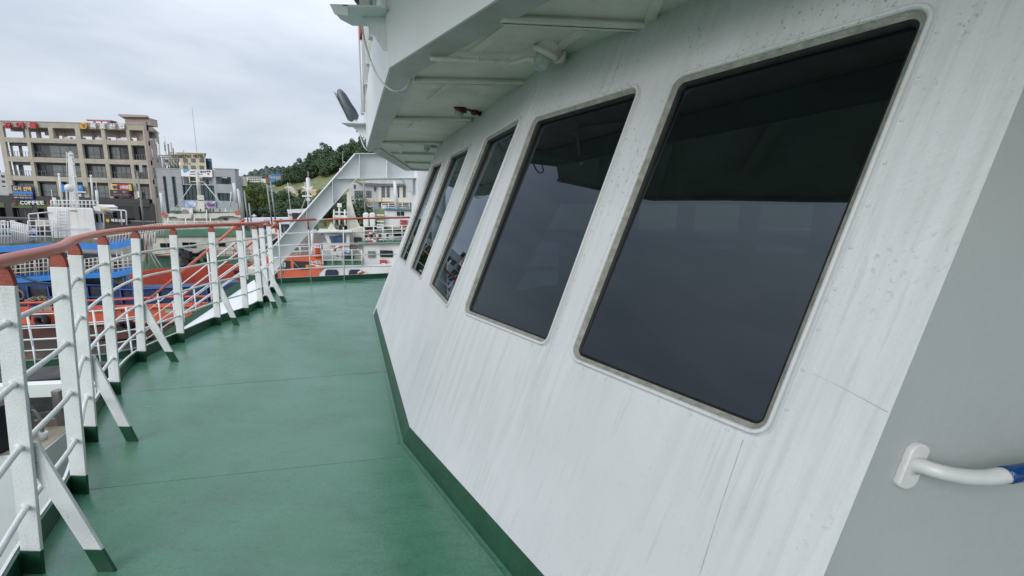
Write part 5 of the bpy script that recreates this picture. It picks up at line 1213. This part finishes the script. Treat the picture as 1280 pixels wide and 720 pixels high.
mb = MB(); mb.box((aty(149.5, 234, BY).x, BY - .53, aty(150, 237.4, BY).z), (aty(164, 234, BY).x, BY - .5, aty(150, 230.1, BY).z)); obj('red_panel', mb, SIGN_R, b3)
letters('위성', 144.5, 234, 5, 8, BY, NAVY, b3, dy=-.56, bold=.03); letters('스마트폰샵', 156.5, 234, 4.4, 13, BY, SIGN_W, b3, dy=-.57, bold=.03)
mb = MB(); mb.box((aty(141, 241, BY).x, BY - .53, aty(150, 245.8, BY).z), (aty(164.6, 241, BY).x, BY - .5, aty(150, 237.6, BY).z)); obj('dark_strip', mb, BLACK, b3)
for k, m_ in enumerate((SIGN_W, SIGN_R, SIGN_B, SIGN_R)): letters('통신', 144 + k * 5.6, 240, 1.7, 4, BY, SIGN_W if k % 2 == 0 else SIGN_R, b3, dy=-.56)
letters('휴대폰 무전기', 153, 243.7, 1.8, 21, BY, mat('sign_pink', (.6, .25, .3), .5), b3, dy=-.56)
b4 = sign('shop_sign', 'black shop sign with amber emblem and white Korean letters beside the tower frame', 131, 272.5, 158, 277.8, BLACK, dy=-.8)
letters('목포신협', 147.5, 275.6, 3.6, 17, BY, SIGN_W, b4, dy=-.86, bold=.03); c = aty(135, 275.7, BY - .85); obj('emblem', MB().lathe([(.3, 0), (.3, .06)], c, (0, -1, 0), 14), SIGN_O, b4)
b5 = sign('shop_sign', 'dark shop sign with two white-edged red Korean letters at the far left', -2, 273.5, 22, 282.5, BLACK, dy=-.8)
for ch, x in (('미', 4.3), ('용', 16)): 
    a_ = aty(x, 278.3, BY - .86); mb = MB(); mb.box((a_.x - .45, BY - .85, a_.z - .42), (a_.x + .45, BY - .82, a_.z + .42)); obj('letter_plate', mb, SIGN_W, b5); letters(ch, x, 278.3, 4.4, 4.6, BY, SIGN_R, b5, dy=-.9, bold=.02)
b6 = sign('poster_row', 'row of blue and white shop posters low behind the white railings', -2, 286, 15, 290.5, mat('poster_pale_blue', (.25, .45, .65), .5, var=.4, scale=1.5), dy=-1)
b7 = sign('poster_row', 'red and blue lettered poster board beside the white roof frame', 24, 285, 46, 292, mat('poster_mixed', (.55, .55, .58), .5, c2=(.06, .15, .45), scale=.9), dy=-1)
letters('수산물 직판', 33, 286.5, 1.8, 12, BY, SIGN_R, b7, dy=-1.1)
cb = sign('kiosk_panel', 'cream kiosk panel with small black letters left of the white tower', 44.5, 274.5, 63, 282, mat('kiosk_cream', (.55, .52, .42), .6), dy=-2)
letters('수산', 60, 279, 1.2, 6, BY, RUB, cb, dy=-2.1)

# tall blocks of flats beyond, seen at the left edge and through the loggia
fb = thing('apartment_block', 'pale grey flats far left behind the brown building', 'building', tuple(V((aty(-5, 290, 110).x, 110, GZ))))
FF = Far(fb, 110)
FF.slab('wall', -40, 215, 20, 262, 8, mat('pale_flats', (0, 0, 0)))
for r in range(6):
    for c in range(7): FF.slab('window', -36 + c * 7.5 + r * .6, 219 + r * 6.6, -32 + c * 7.5 + r * .6, 221.6 + r * 6.6, .05, SHIPG, dy=-.06)
for k in range(5): FF.slab('roof_tank', -30 + k * 9, 213.5 - k % 2, -26 + k * 9, 215, 2, GREYW)

# grey metal-clad building
GY = 70
gb = thing('grey_clad_building', 'grey metal-clad three-storey building with teal glazing and an open roof frame', 'building', tuple(V((aty(250, 290, GY).x, GY, GZ))))
H = Far(gb, GY)
CLAD = mat('grey_metal_cladding', (.31, .33, .34), .5, var=.06, scale=.7, dirt=(.15, .16, .16, .3), dirt_scale=1)
TEAL = mat('teal_glass', (.03, .09, .11), .1, var=.3, scale=.4)
def g2(x, y): return (180 + x / 8, 170 + y / 8)
def gx(zx, zy): return H.p(*g2(zx, zy)).x
def gz(zy, zx=400): return H.p(*g2(zx, zy)).z
def gbox(nm, xa, xb, za, zb, y0, y1, m_, parent=None):
    mb = MB(); y1 = min(y1, 1.4 + y1 * .02); mb.box((xa, GY + y0, za), (xb, GY + y1, zb)); return obj(nm, mb, m_, parent or gb)
gt = gz(335); X0 = gx(122, 345); xs_ = lambda zx, zy=560: gx(zx, zy)
zl = [gz(405), gz(478), gz(560), gz(640)]
X1 = gx(365, 345); X2 = gx(685, 345); X3 = gx(905, 335)
gbox('wall', X0, xs_(212, 560), GZ, gt, 0, 10, CLAD) if False else None
wx = [X0, gx(186, 410), gx(218, 410), gx(274, 410), gx(312, 410), X1]
gbox('wall', wx[0], wx[1], GZ, gt, 0, 9, CLAD); gbox('wall', wx[2], wx[3], GZ, gt, 0, 9, CLAD); gbox('wall', wx[4], wx[5], GZ, gt, 0, 9, CLAD)
for a, b in ((wx[1], wx[2]), (wx[3], wx[4])):
    gbox('wall', a, b, gz(408), gt, .01, 9, CLAD); f = gbox('strip_window', a, b, GZ, gz(408), .25, .5, TEAL)
    for k in range(6): gbox('glazing_bar', a, b, GZ + 1.6 + k * 1.7, GZ + 1.68 + k * 1.7, .18, .25, FRAMEM, f)
# central frame open to the sky behind, with teal glazing below
gbox('roof_beam', X1, X2, gz(352), gz(330), .1, .8, CLAD); gbox('frame_post', X1, X1 + .25, zl[1], gz(352), .1, .8, CLAD); gbox('frame_post', X2 - .25, X2, zl[1], gz(352), .1, .8, CLAD)
gbox('roof_floor', X1, X2, zl[1] - .15, zl[1], 0.05, 8, CLAD)
f = gbox('curtain_glazing', X1, X2, gz(640), zl[1] - .16, .3, .6, TEAL)
for k in range(9): x = X1 + (X2 - X1) * k / 8; gbox('glazing_bar', x - .04, x + .04, gz(640), zl[1] - .16, .22, .3, FRAMEM, f)
gbox('glazing_bar', X1, X2, gz(608), gz(604), .2, .3, FRAMEM, f)
gbox('spandrel', X1, X2, GZ, gz(640), .1, 8, CLAD)
for k in range(9): gbox('roof_plant', X1 + .3 + k * 1.05, X1 + .9 + k * 1.05, zl[1], zl[1] + U(.7, 1.9), 2.5, 4, random.choice([GREYW, STEEL, FRAMEM, W_OLD]))
gbox('wall', X2, gx(715, 400), GZ, gt, 0, 8.9, CLAD); gbox('wall', gx(715, 400), X3, gz(398), gz(322), .01, 1, CLAD); gbox('wall', gx(866, 400), X3, GZ, gz(398), .012, 8, CLAD); gbox('wall', gx(715, 400), gx(866, 400), gz(560), gz(470), .013, 1, CLAD)
f = gbox('corner_window', gx(715, 400), gx(866, 400), gz(638), gz(560), .3, .5, TEAL)
for zx in (755, 800, 840): gbox('glazing_bar', gx(zx, 400), gx(zx, 400) + .06, gz(638), gz(560), .22, .3, FRAMEM, f)
gbox('wall', gx(715, 400), gx(866, 400), GZ, gz(638), .014, 8, CLAD)
for k in range(3): gbox('roof_tank', gx(730 + k * 45, 440), gx(752 + k * 45, 440), gz(470), gz(430 - 12 * (k % 2)), 2, 3, [GREYW, GREEN_L, STEEL][k])
for k in range(12):
    z = GZ + 1 + k * .95
    for a, b in ((wx[0], wx[1]), (wx[2], wx[3]), (wx[4], wx[5])): gbox('panel_joint', a, b, z, z + .025, -.012, .02, GREYW)
gbox('parapet', X0 - .05, X1, gt, gt + .12, -.05, 1, STEEL); gbox('parapet', X2, X3 + .1, gz(322), gz(322) + .15, -.05, 1, STEEL)
x, y = g2(523, 366); r1 = sign('roof_banner', 'white and blue banner with Korean lettering along the grey building roof', *g2(370, 332), *g2(680, 403), SIGN_W, Y=GY, dy=-.2)
letters('낚시', *g2(585, 357), 3.2, 7, GY, RUB, r1, dy=-.24, bold=.02); letters('목포해양', *g2(500, 357), 2, 10, GY, NAVY, r1, dy=-.24); letters('체험', *g2(640, 353), 2, 5.5, GY, RUB, r1, dy=-.24); letters('어서오세요 환영합니다', *g2(520, 382), 1.4, 16, GY, mat('sign_grey', (.2, .2, .22), .5), r1, dy=-.24)
mb = MB(); P = [V((H.p(*g2(a, b)).x, GY - .23, H.p(*g2(a, b)).z)) for a, b in ((395, 336), (470, 334), (450, 352), (420, 368), (405, 360))]; mb.prism(P, (0, .02, 0)); obj('blue_flash', mb, mat('sign_sky_blue', (.08, .35, .7), .5), r1)
c = H.p(*g2(652, 380)); obj('red_dot', MB().lathe([(.16, 0), (.16, .04)], V((c.x, GY - .21, c.z)), (0, -1, 0), 12), mat('sign_bright_red', (.6, .02, .03), .5), r1)
r2 = sign('event_banner', 'blue banner with white and red figures on the grey building below its glazing', *g2(405, 645), *g2(715, 712), mat('event_blue', (.06, .20, .50), .5, c2=(.55, .6, .68), scale=1.4), Y=GY, dy=-.2)
letters('바다축제', *g2(655, 690), 4.5, 12, GY, SIGN_R, r2, dy=-.24, bold=.04); letters('여름', *g2(490, 680), 4, 9, GY, SIGN_W, r2, dy=-.24, bold=.03)

# hotel behind
HY = 150
hb = thing('hotel', 'cream hotel block with dark roof lettering rising behind the grey building', 'building', tuple(V((aty(235, 290, HY).x, HY, GZ))))
Hh = Far(hb, HY); CREAM = mat('hotel_cream', (.56, .50, .36), .8, var=.06, scale=.3)
Hh.slab('wall', *g2(255, 170), *g2(618, 470), 15, CREAM); Hh.slab('side_block', *g2(618, 225), *g2(680, 330), 12, mat('blue_grey_block', (.06, .08, .14), .6, var=.4, scale=.25), dy=1)
Hh.slab('roof_cap', *g2(250, 164), *g2(622, 171), 15.4, CREAM, dy=-.2)
for r in range(3):
    for zx in (305, 390, 470, 555): 
        f = Hh.slab('window', *g2(zx, 226 + r * 70), *g2(zx + 42, 262 + r * 70), .1, FRAMEM, dy=-.12)
        Hh.slab('pane', *g2(zx + 3, 230 + r * 70), *g2(zx + 20, 259 + r * 70), .05, PANE, dy=-.2, parent=f); Hh.slab('pane', *g2(zx + 23, 230 + r * 70), *g2(zx + 39, 259 + r * 70), .05, PANE, dy=-.2, parent=f)
for zx in (345, 400, 425, 450): Hh.slab('mosaic_tile', *g2(zx, 265), *g2(zx + 12, 284), .08, GREYW, dy=-.1)
for k, ch in enumerate('OCEANSTAY HOTEL'):
    if ch != ' ': letters(ch, *g2(283 + k * 21.9, 200), 4.3, 2.3, HY, FRAMEM, hb, dy=-.3, name='hotel_letter', ext=.1)
for r in range(3): Hh.slab('block_window', *g2(632, 232 + r * 32), *g2(668, 248 + r * 32), .1, [SIGN_B, SHIPG, SHIPG][r], dy=.9)
Hh.pipe('aerial', [g2(397, 165), g2(397, 140)], .12, STEEL)

# phone mast cluster on the grey building roof
an_ = thing('phone_antennas', 'cluster of white panel antennas on a dark steel frame above the grey building', 'antennas', tuple(H.p(*g2(250, 330))))
Q = Far(an_, GY + 4)
for x, y0, y1 in ((138, 62, 190), (152, 80, 200), (172, 62, 180), (186, 110, 200), (205, 58, 150), (217, 90, 200), (275, 65, 170), (288, 68, 190), (300, 80, 190), (314, 66, 180), (160, 120, 210), (295, 120, 210)): 
    Q.slab('panel_antenna', *g2(x - 4.5, y0), *g2(x + 4.5, y1), .15, SIGN_W if x % 2 == 0 else ALU)
Q.pipe('mast_tube', [g2(207, 0), g2(217, 100)], .04, STEEL); Q.slab('dark_panel', *g2(238, 78), *g2(255, 190), .2, GREYW)
fm = MB()
for y in (195, 215, 240, 262, 290, 318):
    fm.tube([Q.p(*g2(150 if y < 220 else 190, y)), Q.p(*g2(330, y - 6))], .07, 5)
for x in (190, 205, 222, 240, 262, 285, 310, 335): fm.tube([Q.p(*g2(x - 4, 190)), Q.p(*g2(x + 3, 336))], .07, 5)
for k in range(10): x = 190 + k * 15; fm.tube([Q.p(*g2(x, 220)), Q.p(*g2(x + 30, 320))], .045, 4)
obj('steel_frame', fm, GREYW, an_)
for k in range(16): x, y = U(188, 350), U(228, 322); Q.slab('radio_box', *g2(x, y), *g2(x + U(8, 16), y + U(14, 26)), .3, random.choice([SIGN_W, GREYW, ALU, FRAMEM]), dy=-.2)

# white hall seen under the arch
WY = 62
wh = thing('white_hall', 'white quayside hall with tall narrow windows and yellow band, seen under the arch', 'building', tuple(V((aty(480, 290, WY).x, WY, GZ))))
J = Far(wh, WY); WHW = mat('hall_white_render', (.66, .66, .63), .7, var=.06, scale=.4, dirt=(.35, .35, .33, .3), dirt_scale=1.2)
def j(x, y): return (430 + x / 9.6, 215 + y / 9.6)
J.poly('gable_wall', [j(60, 130), j(160, 130), j(415, 168), j(415, 420), j(60, 420)], 10, mat('hall_grey_render', (.50, .51, .51), .7, var=.05, scale=.4), dy=.4); J.slab('front_wall', *j(412, 165), *j(900, 365), 10, WHW)
J.poly('roof', [j(150, 122), j(300, 100), j(900, 95), j(900, 140), j(415, 140)], 6, mat('hall_roof', (.50, .52, .54), .5, var=.1, scale=.5, stretch=(5, 1, 1)), dy=.5)
J.poly('eave', [j(155, 120), j(410, 150), j(900, 138), j(900, 165), j(412, 165), j(160, 132)], .7, GREYW, dy=-.4)
for x in (455, 512, 598, 628, 706): 
    f = J.slab('tall_window', *j(x, 178), *j(x + 30, 300), .1, FRAMEM, dy=-.1)
    for k in range(3): J.slab('pane', *j(x + 4, 184 + k * 38), *j(x + 26, 216 + k * 38), .05, PANE, dy=-.15, parent=f)
for x in (126, 160, 194, 262, 292): 
    f = J.slab('window', *j(x, 224), *j(x + 30, 304), .1, FRAMEM, dy=.3)
    for k in range(2): J.slab('pane', *j(x + 3, 229 + k * 38), *j(x + 27, 262 + k * 38), .05, PANE, dy=.24, parent=f)
for x, y in ((118, 150), (362, 180)): J.slab('small_window', *j(x, y), *j(x + 18, y + 50), .1, FRAMEM, dy=.3)
J.slab('yellow_band', *j(250, 354), *j(900, 366), .4, mat('band_yellow', (.60, .36, .04), .6, var=.1), dy=-.35)
J.slab('lower_wall', *j(415, 366), *j(900, 420), 8, GREYW, dy=.3)
for k in range(9): J.slab('lower_window', *j(440 + k * 48, 370), *j(470 + k * 48, 395), .1, FRAMEM, dy=.25)
J.pipe('drain_pipe', [j(440, 170), j(448, 350)], .06, WHW, dy=-.1)
po = thing('utility_pole', 'tall grey utility pole in front of the white hall', 'pole', tuple(aty(457, 285, 52)))
Pp = Far(po, 52); Pp.pipe('pole', [j(232, 95), j(262, 600)], .16, CONC, n=8); Pp.pipe('pole_clamp', [j(243, 300), j(246, 312)], .2, STEEL, n=8)
gs = thing('sign_post', 'blue-grey post with a square hanging panel in front of the white hall', 'sign post', tuple(aty(469, 285, 44)))
Gs = Far(gs, 44); BGP = mat('blue_grey_paint', (.22, .28, .36), .5); Gs.pipe('post', [j(355, 335), j(368, 640)], .1, BGP, n=8); Gs.slab('panel', *j(362, 362), *j(410, 450), .1, BGP, dy=-.1)

# low white-roofed shed and quay clutter behind the ships
sh = thing('long_shed', 'long low quay shed with pale roof behind the railing posts', 'shed', tuple(V((aty(335, 290, 56).x, 56, WATER_Z + 2))))
S_ = Far(sh, 60); S_.poly('roof', [(300, 276), (304, 273), (372, 272), (378, 276), (378, 280), (300, 281)], 6, mat('pale_roof', (.62, .66, .72), .5, var=.04)); S_.slab('wall', 302, 280.5, 376, 292, 5, GREYW, dy=.4)
for k in range(7): S_.slab('doorway', 304 + k * 10.5, 282, 311 + k * 10.5, 292, .1, [DARK, BLUE_N, DARK, FRAMEM][k % 4], dy=.3)
S_.slab('fascia_sign', 318, 280.8, 332, 283, .1, GREEN_L, dy=-.1)
for x, y0, nm in ((171.5, 215, 'pale utility pole before the right end of the brown building'), (176.5, 205, None), (299.5, 238, 'white pole at the right edge of the grey building'), (305, 238, 'grey pole between the grey building and the young green tree'), (333.5, 230, 'tall grey pole left of the pair before the hillside'), (338, 227, 'thinner pole right of the pair before the hillside'), (311, 254, 'short white pole beside the red railing posts')):
    if nm is None: continue
    p_ = thing('utility_pole', nm, 'pole', tuple(aty(x + 4, 288, 57)), 'poles along the quay'); Far(p_, 57).pipe('pole', [(x, y0), (x + (288 - y0) * .13, 288)], .13 if y0 > 220 else .17, CONC if x < 300 else STEEL, n=7)
    if x < 180:
        Far(p_, 57).pipe('crossarm', [(168, 212), (184, 220)], .06, GREYW); Far(p_, 57).slab('transformer', 174, 206, 178, 215, .4, STEEL, dy=-.3)
lp = thing('street_lamp', 'small white globe street lamp in front of the hillside trees', 'street lamp', tuple(aty(317, 285, 57)))
Lp = Far(lp, 57); Lp.pipe('pole', [(317.5, 270), (318.5, 285)], .07, W_SHIP); Lp.slab('lamp_head', 314.5, 269, 320.5, 270.5, .5, W_SHIP); Lp.slab('lamp_cap', 316.5, 267.5, 318.7, 269, .3, W_SHIP)
bm_ = thing('beacon_mast', 'thin pole with yellow light and dark equipment peeping over the sloping arch beam', 'mast', tuple(aty(430, 225, 30)))
Bm = Far(bm_, 30); Bm.pipe('pole', [(428.3, 189), (428.8, 225)], .03, STEEL); Bm.pipe('yellow_light', [(430.3, 201.8), (430.5, 204.2)], .09, mat('lamp_yellow', (.5, .42, .15), .4), n=8); Bm.slab('dark_box', 425, 207, 429, 210, .2, MAROON); Bm.slab('platform', 424, 210.5, 432, 212, .3, W_SHIP); Bm.slab('dark_clamp', 430, 204.5, 432.5, 206, .1, RUB)
st_ = thing('orange_pile', 'orange upright tarpaulin and black bundle between the railing and the arch foot', 'tarpaulin', tuple(aty(345, 306, 40)))
T_ = Far(st_, 40); T_.slab('orange_cloth', 344, 286, 347.2, 299, .3, HULL_O); T_.slab('white_sheet', 338.5, 286, 344, 292, .5, SIGN_W, dy=.3); T_.poly('black_bundle', [(340, 306), (341, 300), (345, 297.5), (350, 299), (350, 306)], .6, RUB, dy=-.2)

# ================================================================== HILL AND TREES
def lerp(T, x):
    for (a, b), (c, d) in zip(T, T[1:]):
        if a <= x <= c: return b + (d - b) * (x - a) / (c - a)
    return T[0][1] if x < T[0][0] else T[-1][1]
RID = [(-900, 262), (150, 258), (262, 246), (300, 240), (330, 233), (352, 229), (372, 220), (400, 207), (425, 203), (450, 196), (500, 182), (600, 176), (760, 190), (1100, 240), (1500, 258)]
HB, HT = 105.0, 190.0
def hillpt(x, s):                                    # s = 0 foot .. 1 ridge, x = bearing on the ridge
    Y = HB + (HT - HB) * s; yr = lerp(RID, x); r_ = aty(x, yr, HT); k = Y / HT
    foot = aty(x, 286, HB); z = foot.z + (r_.z - foot.z) * (s ** .85)
    z += 1.0 * math.sin(x * .05 + s * 5) * s * (1 - s) * 2 + .5 * math.sin(x * .13 + 2) * s * (1 - s)
    return V((r_.x * k, Y, z))
mb = MB(); xs = list(range(150, 1100, 10)); ns = 14
for i, x in enumerate(xs):
    for j_ in range(ns + 1): mb.v.append(tuple(hillpt(x, j_ / ns)))
    mb.v.append(tuple(hillpt(x, 1) + V((0, 60, -6))))
for i in range(len(xs) - 1):
    for j_ in range(ns + 1):
        a = i * (ns + 2) + j_; mb.f.append([a, a + ns + 2, a + ns + 3, a + 1]); mb.mi.append(0); mb.sm.append(True)
GRASS = mat('hill_grass', (.12, .14, .055), .95, var=.2, scale=.12, c2=(.19, .175, .085), bump=1, bscale=.8, dirt=(.07, .11, .04, .7), dirt_scale=.35, dirt_lo=.45, dirt_hi=.6)
struct('hill', mb, GRASS)
def on_hill(px, py):                                 # where the sight line meets the slope
    best = None
    for k in range(201):
        s = k / 200; p = hillpt(px, s); q = aty(px, py, p.y)
        # same bearing: x matches along constant px when scaled with Y
        if best is None or abs(p.z - q.z) < best[0]: best = (abs(p.z - q.z), p)
    return best[1]
# bare earth cut with rocks
cut = MB(); pts_t = [(306, 255), (318, 250), (332, 246), (345, 243.5), (356, 241.5), (363, 238.5), (372, 240), (383, 237), (396, 238)]; pts_b = [(306, 262), (318, 259), (332, 256), (345, 252), (356, 248.5), (363, 247), (372, 247), (383, 245), (396, 245)]
vs = []
for (x, y), (x2, y2) in zip(pts_t, pts_b):
    a = on_hill(x, y); b = on_hill(x2, y2); m_ = (a + b) / 2; vs += [a + V((0, -.3, .2)), m_ + V((0, -1.2 + U(-.4, .4), .5)), b + V((0, -.8, .1))]
for i in range(len(pts_t) - 1):
    for j_ in range(2): a = i * 3 + j_; cut.f.append([a, a + 3, a + 4, a + 1]); cut.mi.append(0); cut.sm.append(False)
cut.v = [tuple(v) for v in vs]
struct('earth_cut', cut, mat('tan_earth', (.42, .31, .17), .95, var=.2, scale=.25, c2=(.30, .21, .11), bump=1, bscale=1))
rkm = MB()
for k in range(16):
    p = on_hill(U(359, 371), U(237, 246)) + V((0, -1.6, .2)); r0 = U(.5, 1.3); P = [p + V((U(-1, 1), U(-1, 1), U(-.6, 1))) * r0 for _ in range(8)]
    rkm.hexa([p + V((-r0, -r0, -r0)) * U(.7, 1), p + V((r0, -r0, -r0)), p + V((r0, r0, -r0)), p + V((-r0, r0, -r0)), p + V((-r0 * .6, -r0 * .5, r0 * U(.4, 1))), p + V((r0 * .5, -r0 * .6, r0)), p + V((r0 * .6, r0, r0 * .7)), p + V((-r0 * .7, r0 * .4, r0))])
tag(obj('rock_outcrop', rkm, mat('pale_rock', (.50, .47, .40), .9, var=.15, scale=.5), kind='stuff'), 'pale broken rock in the tan earth cut on the hillside')

# tree prototypes: trunk, limbs and a crown of small leaf faces spread in clumps
BARK = mat('bark', (.07, .055, .04), .9, var=.2, scale=3)
LEAFS = [mat('leaf_dark', (.040, .080, .036), .75, var=.25, scale=.6, c2=(.06, .105, .045)), mat('leaf_mid', (.075, .125, .045), .75, var=.25, scale=.6, c2=(.05, .095, .035)), mat('leaf_yellow_green', (.15, .20, .03), .7, var=.2, scale=.6)]
def crown_mesh(seed, rx, rz, nleaf, ls, nclump):
    rnd = random.Random(seed); mb = MB(); cl = []
    for _ in range(nclump):
        while True:
            p = V((rnd.uniform(-1, 1), rnd.uniform(-1, 1), rnd.uniform(-.7, 1)))
            if .35 < p.length < .95: break
        cl.append((V((p.x * rx, p.y * rx, p.z * rz)), rnd.uniform(.22, .42) * rx))
    for _ in range(nleaf):
        c, r0 = rnd.choice(cl); d = V((rnd.gauss(0, 1), rnd.gauss(0, 1), rnd.gauss(0, 1))).normalized() * r0 * rnd.uniform(.55, 1.05)
        p = c + d; n = (d.normalized() + V((rnd.uniform(-.7, .7), rnd.uniform(-.7, .7), rnd.uniform(-.3, .9)))).normalized(); u = n.orthogonal().normalized(); v = n.cross(u)
        a = rnd.uniform(0, 6.28); u, v = u * math.cos(a) + v * math.sin(a), v * math.cos(a) - u * math.sin(a); s_ = ls * rnd.uniform(.6, 1.3)
        k = len(mb.v); mb.v += [tuple(p - u * s_), tuple(p - v * s_ * .55), tuple(p + u * s_), tuple(p + v * s_ * .55)]; mb.f.append([k, k + 1, k + 2, k + 3]); mb.mi.append(0); mb.sm.append(False)
    return mb, cl
def make_tree(seed, rx, rz, m_, nleaf=2600, ls=.28, ncl=26, trunk=1.6, name='broadleaf_tree'):
    t = thing(name, 'x', 'tree', (0, 0, 0)); mb, cl = crown_mesh(seed, rx, rz, nleaf, ls, ncl); cz_ = trunk + rz * .75
    mb.v = [(x, y, z + cz_) for x, y, z in mb.v]; me = mb.mesh('crown', [m_]); o = bpy.data.objects.new('crown', me); col.objects.link(o); o.parent = t
    tb_ = MB(); tb_.tube([(0, 0, -.8), (.08, 0, trunk), (0, .1, cz_ + rz * .3)], [.22, .16, .05], 7)
    for c, _ in cl[:7]: tb_.tube([(.05, 0, trunk * .9), (c.x * .5, c.y * .5, cz_ + c.z * .3), (c.x, c.y, cz_ + c.z)], [.09, .06, .02], 5)
    o = bpy.data.objects.new('trunk', tb_.mesh('trunk', [BARK])); col.objects.link(o); o.parent = t
    return t
protos = [make_tree(1, 3.2, 2.6, LEAFS[0]), make_tree(2, 2.8, 3.2, LEAFS[0]), make_tree(3, 3.4, 2.4, LEAFS[1]), make_tree(4, 2.4, 2.1, LEAFS[1], 2000)]
yel = make_tree(5, 2.9, 3.3, LEAFS[2], 2600, .24, 24)
near_t = make_tree(6, 2.6, 3.4, LEAFS[0], 4200, .17, 34, 2.0)
used = [False] * 4
def put_tree(k, p, s, label, group, rot=None):
    global used
    if used[k]: o = copy_tree(protos[k])
    else: o = protos[k]; used[k] = True
    o.location = p; o.scale = (s, s, s * U(.9, 1.1)); o.rotation_euler = (0, 0, U(0, 6.28) if rot is None else rot); o['label'] = label; o['group'] = group
    return o
# ridge wood, dense to the right
for k in range(170):
    x = 366 + (600 - 366) * (k / 170) ** .9 + U(-2, 2); s_ = U(.72, 1.0)
    put_tree(random.choice([0, 0, 1, 0, 2, 1]), hillpt(x, s_) - V((0, 0, .8)), U(.85, 1.35) * (1.0 if x > 400 else .9), 'dark broadleaf tree in the thick wood along the hill ridge', 'trees of the ridge wood')
for x, y, s_ in ((404, 214, 1.2), (412, 211, 1.3), (420, 212, 1.1), (353, 231, .55), (359, 229, .7), (365, 227, .8), (372, 225, .9), (347, 233, .5)):
    put_tree(2, on_hill(x, y) - V((0, 0, .8)), s_, 'mid green tree at the upper edge of the grassy slope', 'trees at the edge of the slope')
lone = put_tree(3, on_hill(405, 222) - V((0, 0, .4)), .75, 'small lone tree standing on the open grassy slope', 'lone slope tree'); del lone['group']
# belt of trees at the foot of the slope
for k in range(70):
    x = 290 + 165 * (k / 70) + U(-3, 3); y = U(252, 276)
    if 306 < x < 345 and y < 258: y = U(262, 276)
    put_tree(random.choice([0, 1, 3, 2]), on_hill(x, y) - V((0, 0, .5)), U(.55, .85), 'dark tree in the belt at the foot of the hill', 'trees at the foot of the hill')
for k in range(34):
    x = U(294, 326); put_tree(random.choice([0, 1, 2]), on_hill(x, U(242, 256)) - V((0, 0, .5)), U(.6, .85), 'dark tree on the left flank of the hill right of the grey building', 'trees on the left flank')
yel.location = on_hill(321, 262); yel.scale = (1.0,) * 3; yel['label'] = 'bright yellow-green young tree at the foot of the hill'; yel.location = aty(322, 265, 100)
near_t.location = V((aty(444, 285, 57).x, 57, GZ)); near_t['label'] = 'dark bushy tree between the arch leg and the utility pole'; near_t.scale = (1, 1, 1)
q = copy_tree(near_t); q.location = V((aty(462, 285, 56.5).x, 57.5, GZ - 1)); q['label'] = 'dark shrubby tree under the yellow band of the white hall'; q.scale = (.9, .9, .75); q.rotation_euler.z = 2
# far wooded ridge as one mass
fw = MB(); rnd = random.Random(3); FR_ = [(262, 246), (285, 236), (300, 222), (318, 214), (338, 209), (352, 210), (366, 208), (380, 212), (420, 220), (470, 232)]
for k in range(15000):
    x = rnd.uniform(255, 470); yt = lerp(FR_, x) + 1.2 * math.sin(x * .9) + .8 * math.sin(x * .37 + 1); y = yt + rnd.random() ** 1.3 * 34; p = aty(x, y, 330 - (y - yt) * 2 + rnd.uniform(-3, 3)); s_ = rnd.uniform(.5, 1.1)
    u = V((rnd.gauss(0, 1), rnd.gauss(0, .6), rnd.gauss(0, 1))).normalized(); v = u.orthogonal().normalized()
    k0 = len(fw.v); fw.v += [tuple(p - u * s_), tuple(p - v * s_), tuple(p + u * s_), tuple(p + v * s_)]; fw.f.append([k0, k0 + 1, k0 + 2, k0 + 3]); fw.mi.append(0); fw.sm.append(False)
fo = obj('far_wood', fw, mat('far_wood_leaf', (.085, .115, .095), .9, var=.25, scale=.08, c2=(.105, .135, .11)), kind='stuff', recalc=False)
bh = MB(); P = []
for x in range(150, 560, 10): p = aty(x, lerp(FR_, x) + 3, 336); P.append(p)
for a in P: bh.v += [tuple(a), (a.x * .8, a.y * .8, GZ - 2), (a.x * 1.15, a.y * 1.25, GZ - 2)]
for i in range(len(P) - 1):
    for j_ in range(3): a = i * 3; b = a + 3; q_ = [(0, 1), (2, 0)][j_ % 2]; 
    bh.f += [[i * 3, i * 3 + 1, i * 3 + 4, i * 3 + 3], [i * 3 + 2, i * 3, i * 3 + 3, i * 3 + 5]]; bh.mi += [0, 0]; bh.sm += [True, True]
struct('far_hill', bh, mat('far_hill_ground', (.045, .07, .045), .95, var=.2, scale=.05))
# school and blue sheds on the far slope
sc_ = thing('hillside_building', 'long white building with dark windows low on the far wooded hill', 'building', tuple(aty(320, 226, 235)))
Z_ = Far(sc_, 235); Z_.slab('wall', 308, 220.5, 327, 227.5, 8, WHW); Z_.slab('wing', 327, 223.5, 332.5, 228.5, 7, WHW, dy=-1); Z_.slab('roof', 307.5, 219.8, 327.5, 220.6, 9, GREYW, dy=-.3)
for r in range(2):
    for k in range(6): Z_.slab('window', 310 + k * 2.8, 222 + r * 2.6, 312 + k * 2.8, 223.2 + r * 2.6, .1, SHIPG, dy=-.15)
bs_ = thing('blue_shed', 'grey-blue industrial shed with a rust red end on the far hillside', 'shed', tuple(aty(342, 224, 215)))
Z_ = Far(bs_, 215); Z_.slab('wall', 336, 219, 351, 226.5, 8, mat('shed_grey', (.28, .31, .34), .6)); Z_.slab('end_wall', 332, 222, 336.5, 229, 6, mat('rust_red_wall', (.25, .09, .06), .7), dy=-.5); Z_.slab('blue_panel', 337, 223, 344, 227.5, .3, SIGN_B, dy=-.5); Z_.slab('roof', 338, 218, 351.5, 219.2, 8, SIGN_B, dy=-.3)
